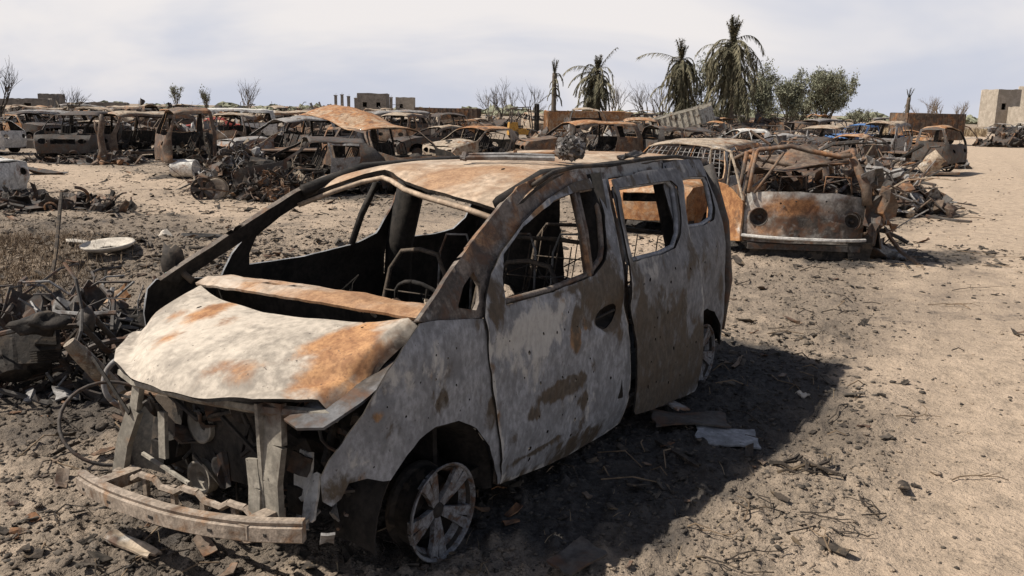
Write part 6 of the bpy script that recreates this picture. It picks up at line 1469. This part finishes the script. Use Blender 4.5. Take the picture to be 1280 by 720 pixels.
    for i, (px, py, L, az) in enumerate(((1038, 690, .25, 1.3), (870, 690, .3, -.5), (905, 702, .28, .4), (860, 650, .22, -.8), (540, 712, .14, 1.5), (600, 714, .12, 1.3), (1190, 600, .3, .2), (1100, 640, .2, 2), (1000, 640, .3, -.1), (1120, 520, .35, .1), (110, 690, .3, -.7), (60, 640, .25, .5), (1160, 380, .5, .3), (1010, 420, .4, .5), (960, 410, .4, -.2), (1240, 322, .6, -.3), (1190, 363, .5, .1), (1040, 660, .2, -.6), (930, 650, .22, .9))):
        twig(px, py, L, az, 20 + i, 'thin dry twig lying on the open dirt', 'thin dry twigs on the dirt', .005, 2, 'straw_dark' if i % 3 == 0 else 'wood')
    # charred bundle and loose bars on the minivan roof
    top = Matrix.Translation(VAN_POS) @ Euler(VAN_ROT).to_matrix().to_4x4()
    b = MB(); rnd = random.Random(3); c = top @ Vector((-1.93, .42, 1.772)); b.lump(c, (.085, .068, .07), 3, 2, None, 0, .35)
    for k in range(80):
        d = Vector((rnd.gauss(0, 1), rnd.gauss(0, 1), rnd.gauss(0, 1))).normalized(); p = c + Vector((d.x * .085, d.y * .068, d.z * .07)); rr = d.to_track_quat('Z', 'Y').to_matrix()
        b.patch(p, rnd.uniform(.025, .06), rnd.uniform(.015, .04), rr @ Euler((rnd.uniform(-.6, .6), rnd.uniform(-.6, .6), rnd.uniform(0, 6))).to_matrix(), .3, k, 2, k % 3 // 2)
    tag(b.build('charred_bundle', [M['dark'], M['grey']]), 'ragged charred bundle sitting on the minivan roof', 'bundle')
    b = MB(); V = lambda *q: top @ Vector(q)
    b.tube([V(-1.28, .04, 1.728), V(-1.42, .26, 1.73), V(-1.60, .50, 1.722)], .016, 6); b.tube([V(-1.34, .04, 1.745), V(-1.48, .26, 1.748), V(-1.66, .46, 1.735)], .011, 6); b.tube([V(-1.29, .06, 1.715), V(-1.31, .06, 1.76)], .02, 6)
    tag(b.build('loose_bar', M['grey']), 'pair of grey bars lying across the minivan roof', 'bar')
    b = MB(); b.tube([V(-1.50, .08, 1.735), V(-1.68, .24, 1.742), V(-1.86, .34, 1.74)], .009, 6); b.tube([V(-1.60, .22, 1.72), V(-1.60, .22, 1.765)], .012, 6); tag(b.build('loose_bar', M['rust']), 'thin rusty bar lying beside the charred roof bundle', 'bar')
    b = MB(); b.patch(V(-2.45, .60, 1.722), .50, .05, Euler((0, .03, VAN_ROT[2] + .15)).to_matrix(), .06, 4, 5); tag(b.build('roof_strip', M['dark']), 'dark torn strip curling along the minivan roof edge', 'metal strip')
    for o in list(bpy.data.objects): pass

# ------------------------------------------------------------------ ground cover nobody could count
def build_litter():
    rnd = random.Random(55)
    def scatter(name, n, fpos, fsize, mat, label, flat=.55, sub=None):
        V = np.array([v for v in ICO[0][0]]); F = np.array(ICO[0][1]); n_ = n
        P = np.array([fpos() for _ in range(n)]); S = np.array([fsize(math.hypot(*p)) for p in P]); Z = gh_np(P[:, 0], P[:, 1])
        rs = np.random.RandomState(n); ang = rs.rand(n) * 6.28; k = .5 + 1.0 * rs.rand(n, len(V)); sx = .6 + .8 * rs.rand(n)
        vx = V[None, :, 0] * k * (S * sx)[:, None]; vy = V[None, :, 1] * k * S[:, None]; vz = V[None, :, 2] * k * (S * flat)[:, None]
        X = vx * np.cos(ang)[:, None] - vy * np.sin(ang)[:, None] + P[:, 0, None]; Y = vx * np.sin(ang)[:, None] + vy * np.cos(ang)[:, None] + P[:, 1, None]; ZZ = vz + (Z + S * flat * .25)[:, None]
        co = np.stack([X, Y, ZZ], -1).reshape(-1, 3); f = (F[None] + (np.arange(n) * len(V))[:, None, None]).reshape(-1, 3)
        me = bpy.data.meshes.new(name); me.vertices.add(len(co)); me.vertices.foreach_set('co', co.ravel()); me.loops.add(f.size); me.loops.foreach_set('vertex_index', f.ravel()); me.polygons.add(len(f)); me.polygons.foreach_set('loop_start', np.arange(len(f)) * 3); me.update(calc_edges=True); me.validate()
        if mat == 'ground':
            ca = me.color_attributes.new('mask', 'FLOAT_COLOR', 'POINT'); ca.data.foreach_set('color', np.repeat(ground_mask(P[:, 0].copy(), P[:, 1].copy()), len(V), 0).ravel())
        me.materials.append(M[mat]); o = link(bpy.data.objects.new(name, me)); tag(o, label, kind='stuff')
    def front():
        while True:
            Y = 3.0 * math.exp(rnd.random() * math.log(12)); px = rnd.uniform(-60, 1340); p = at_y(px, Y); 
            if rnd.random() < .85 - .75 * float(track_mask(np.array([p.x]), np.array([p.y]))[0]): return (p.x, p.y)
    def near_left():
        while True:
            if rnd.random() < .45: p = (rnd.gauss(-3.6, 2.0), rnd.gauss(8.3, 2.6))
            else: q = at(rnd.uniform(-80, 520), rnd.uniform(196, 350)); p = (q.x, q.y)
            if p[1] > 3 and rnd.random() > .8 * float(track_mask(np.array([p[0]]), np.array([p[1]]))[0]): return p
    def sooty():
        s = rnd.choice(SOOT_SHADE[:46]); 
        while math.hypot(s[0], s[1]) > 30: s = rnd.choice(SOOT_SHADE)
        r = 1.35 * math.sqrt(rnd.random()); t = rnd.uniform(0, 6.3); u, v = r * s[2] * math.cos(t), r * s[3] * math.sin(t)
        return (s[0] + u * math.cos(s[4]) - v * math.sin(s[4]), s[1] + u * math.sin(s[4]) + v * math.cos(s[4]))
    scatter('dirt_clods', 15000, front, lambda r: rnd.choice((.004, .005, .006, .008, .012)) * (1 + r / 14), 'ground', 'small clods and stones over the dirt')
    scatter('dark_gravel', 20000, front, lambda r: rnd.choice((.0025, .003, .004, .006, .009)) * (1 + r / 11), 'litter', 'dark crumbs scattered over the dirt')
    scatter('burnt_litter', 9000, sooty, lambda r: rnd.choice((.004, .006, .009, .016)) * (1 + r / 14), 'litter', 'charred crumbs around the wrecks', .4)
    scatter('bank_clods', 8000, near_left, lambda r: rnd.choice((.01, .015, .02, .035)), 'ground', 'clods on the weedy bank')
    # charred flakes of sheet and wood
    b = MB()
    for k in range(2300):
        p = near_left() if k % 3 == 0 else sooty() if k % 3 == 1 or k % 2 else front(); r = math.hypot(*p)
        if r > 32: continue
        s = rnd.choice((.02, .025, .03, .05)) * (1 + r / 11)
        b.patch((p[0], p[1], gh(*p) + .012 + s * .1), s * rnd.uniform(.8, 2.6), s * rnd.uniform(.3, 1), Euler((rnd.uniform(-.35, .35), rnd.uniform(-.35, .35), rnd.uniform(0, 6.3))).to_matrix(), .2, k, 2, rnd.choice((0, 0, 0, 1, 1, 1, 2)), .006)
    tag(b.build('charred_flakes', [M['litter'], M['wood'], M['rustdark'], M['grey']]), 'charred flakes and splinters strewn around the wrecks', kind='stuff')
    b = MB()
    for k in range(420):
        p = sooty() if k % 2 else front(); r = math.hypot(*p)
        if r > 26: continue
        a = rnd.uniform(0, 6.3); L = rnd.uniform(.05, .3) * (1 + r / 30); z = gh(*p) + .012; m = (p[0] + math.cos(a) * L * .5, p[1] + math.sin(a) * L * .5, z + rnd.uniform(.0, .05)); e = (p[0] + math.cos(a + .3) * L, p[1] + math.sin(a + .3) * L); b.tube([(p[0], p[1], z), m, (*e, gh(*e) + .01)], .0025 * (1 + r / 8), 4, m=k % 2)
    tag(b.build('small_sticks', [M['wood'], M['straw_dark']]), 'small sticks strewn over the dirt', kind='stuff')
    # dead stems on the bank and dry grass beside the track
    vs = []; fs = []
    def blade(p, h, w, lean):
        a = rnd.uniform(0, 6.3); d = Vector((math.cos(a), math.sin(a), 0)); l = Vector((rnd.gauss(0, lean), rnd.gauss(0, lean), 0)) * h; o = len(vs)
        vs.extend([p - d * w, p + d * w, p + d * w * .7 + l * .4 + Vector((0, 0, h * .6)), p - d * w * .7 + l * .4 + Vector((0, 0, h * .6)), p + l + Vector((0, 0, h))]); fs.extend([(o, o + 1, o + 2, o + 3), (o + 3, o + 2, o + 4)])
    for k in range(7500):
        px = rnd.gauss(30, 60); py = rnd.gauss(336, 24); q = at(px, py)
        blade(Vector((q.x, q.y, gh(q.x, q.y) - .01)), rnd.choice((.04, .06, .08, .10, .16)), .0035, .55)
    me = MB(); me.add(vs, fs); tag(me.build('dead_weeds', M['straw_dark']), 'brown dead weeds on the left bank', kind='stuff')
    vs.clear(); fs.clear()
    for k in range(2600):
        px = rnd.uniform(1105, 1236); Y = rnd.uniform(92, 112); q = at_y(px, Y); blade(Vector((q.x, q.y, gh(q.x, q.y))), rnd.uniform(.3, .9), .05, .3)
    for k in range(1500):
        q = front(); 
        if k % 3 == 0: q = (rnd.gauss(-3.2, 1.8), rnd.gauss(10.5, 1.8))
        blade(Vector((q[0], q[1], gh(*q) - .005)), rnd.uniform(.02, .07), .002, .7)
    me = MB(); me.add(vs, fs); tag(me.build('dry_grass', M['straw']), 'dry grass along the bank by the track', kind='stuff')
soot(-.6, 4.3, 1.8, 1.2, .4, .62); soot(.3, 5.3, 2.6, 1.4, .98, .9); soot(1.6, 6.3, 1.5, 1.0, .9, .8); soot(-1.6, 3.6, .8, .5, .3, .5); soot(-3.6, 6.8, 2.0, 1.2, .2, .75); soot(-2.5, 5.6, 1.0, 1.0, 0, .6)  # burnt soil; patches where the minivan's shadow falls also paint that shade darker
soot(-5.5, 11.6, 2.6, 1.6, .1, .42); soot(-3.4, 10.0, 1.6, 1.0, .3, .45)
soot(-7.5, 14.0, 7, 2.6, .1, .45); soot(-6, 20.0, 8, 2.2, .05, .40); soot(4.2, 9.6, 2.4, 3.2, -.4, .40); soot(-1.5, 16, 4, 3.5, 0, .42); soot(-4.5, 9.2, 2.6, 1.8, .2, .48)
build_minivan()
build_vehicles()
build_far_rows()
build_background()
build_scrap()
build_litter()
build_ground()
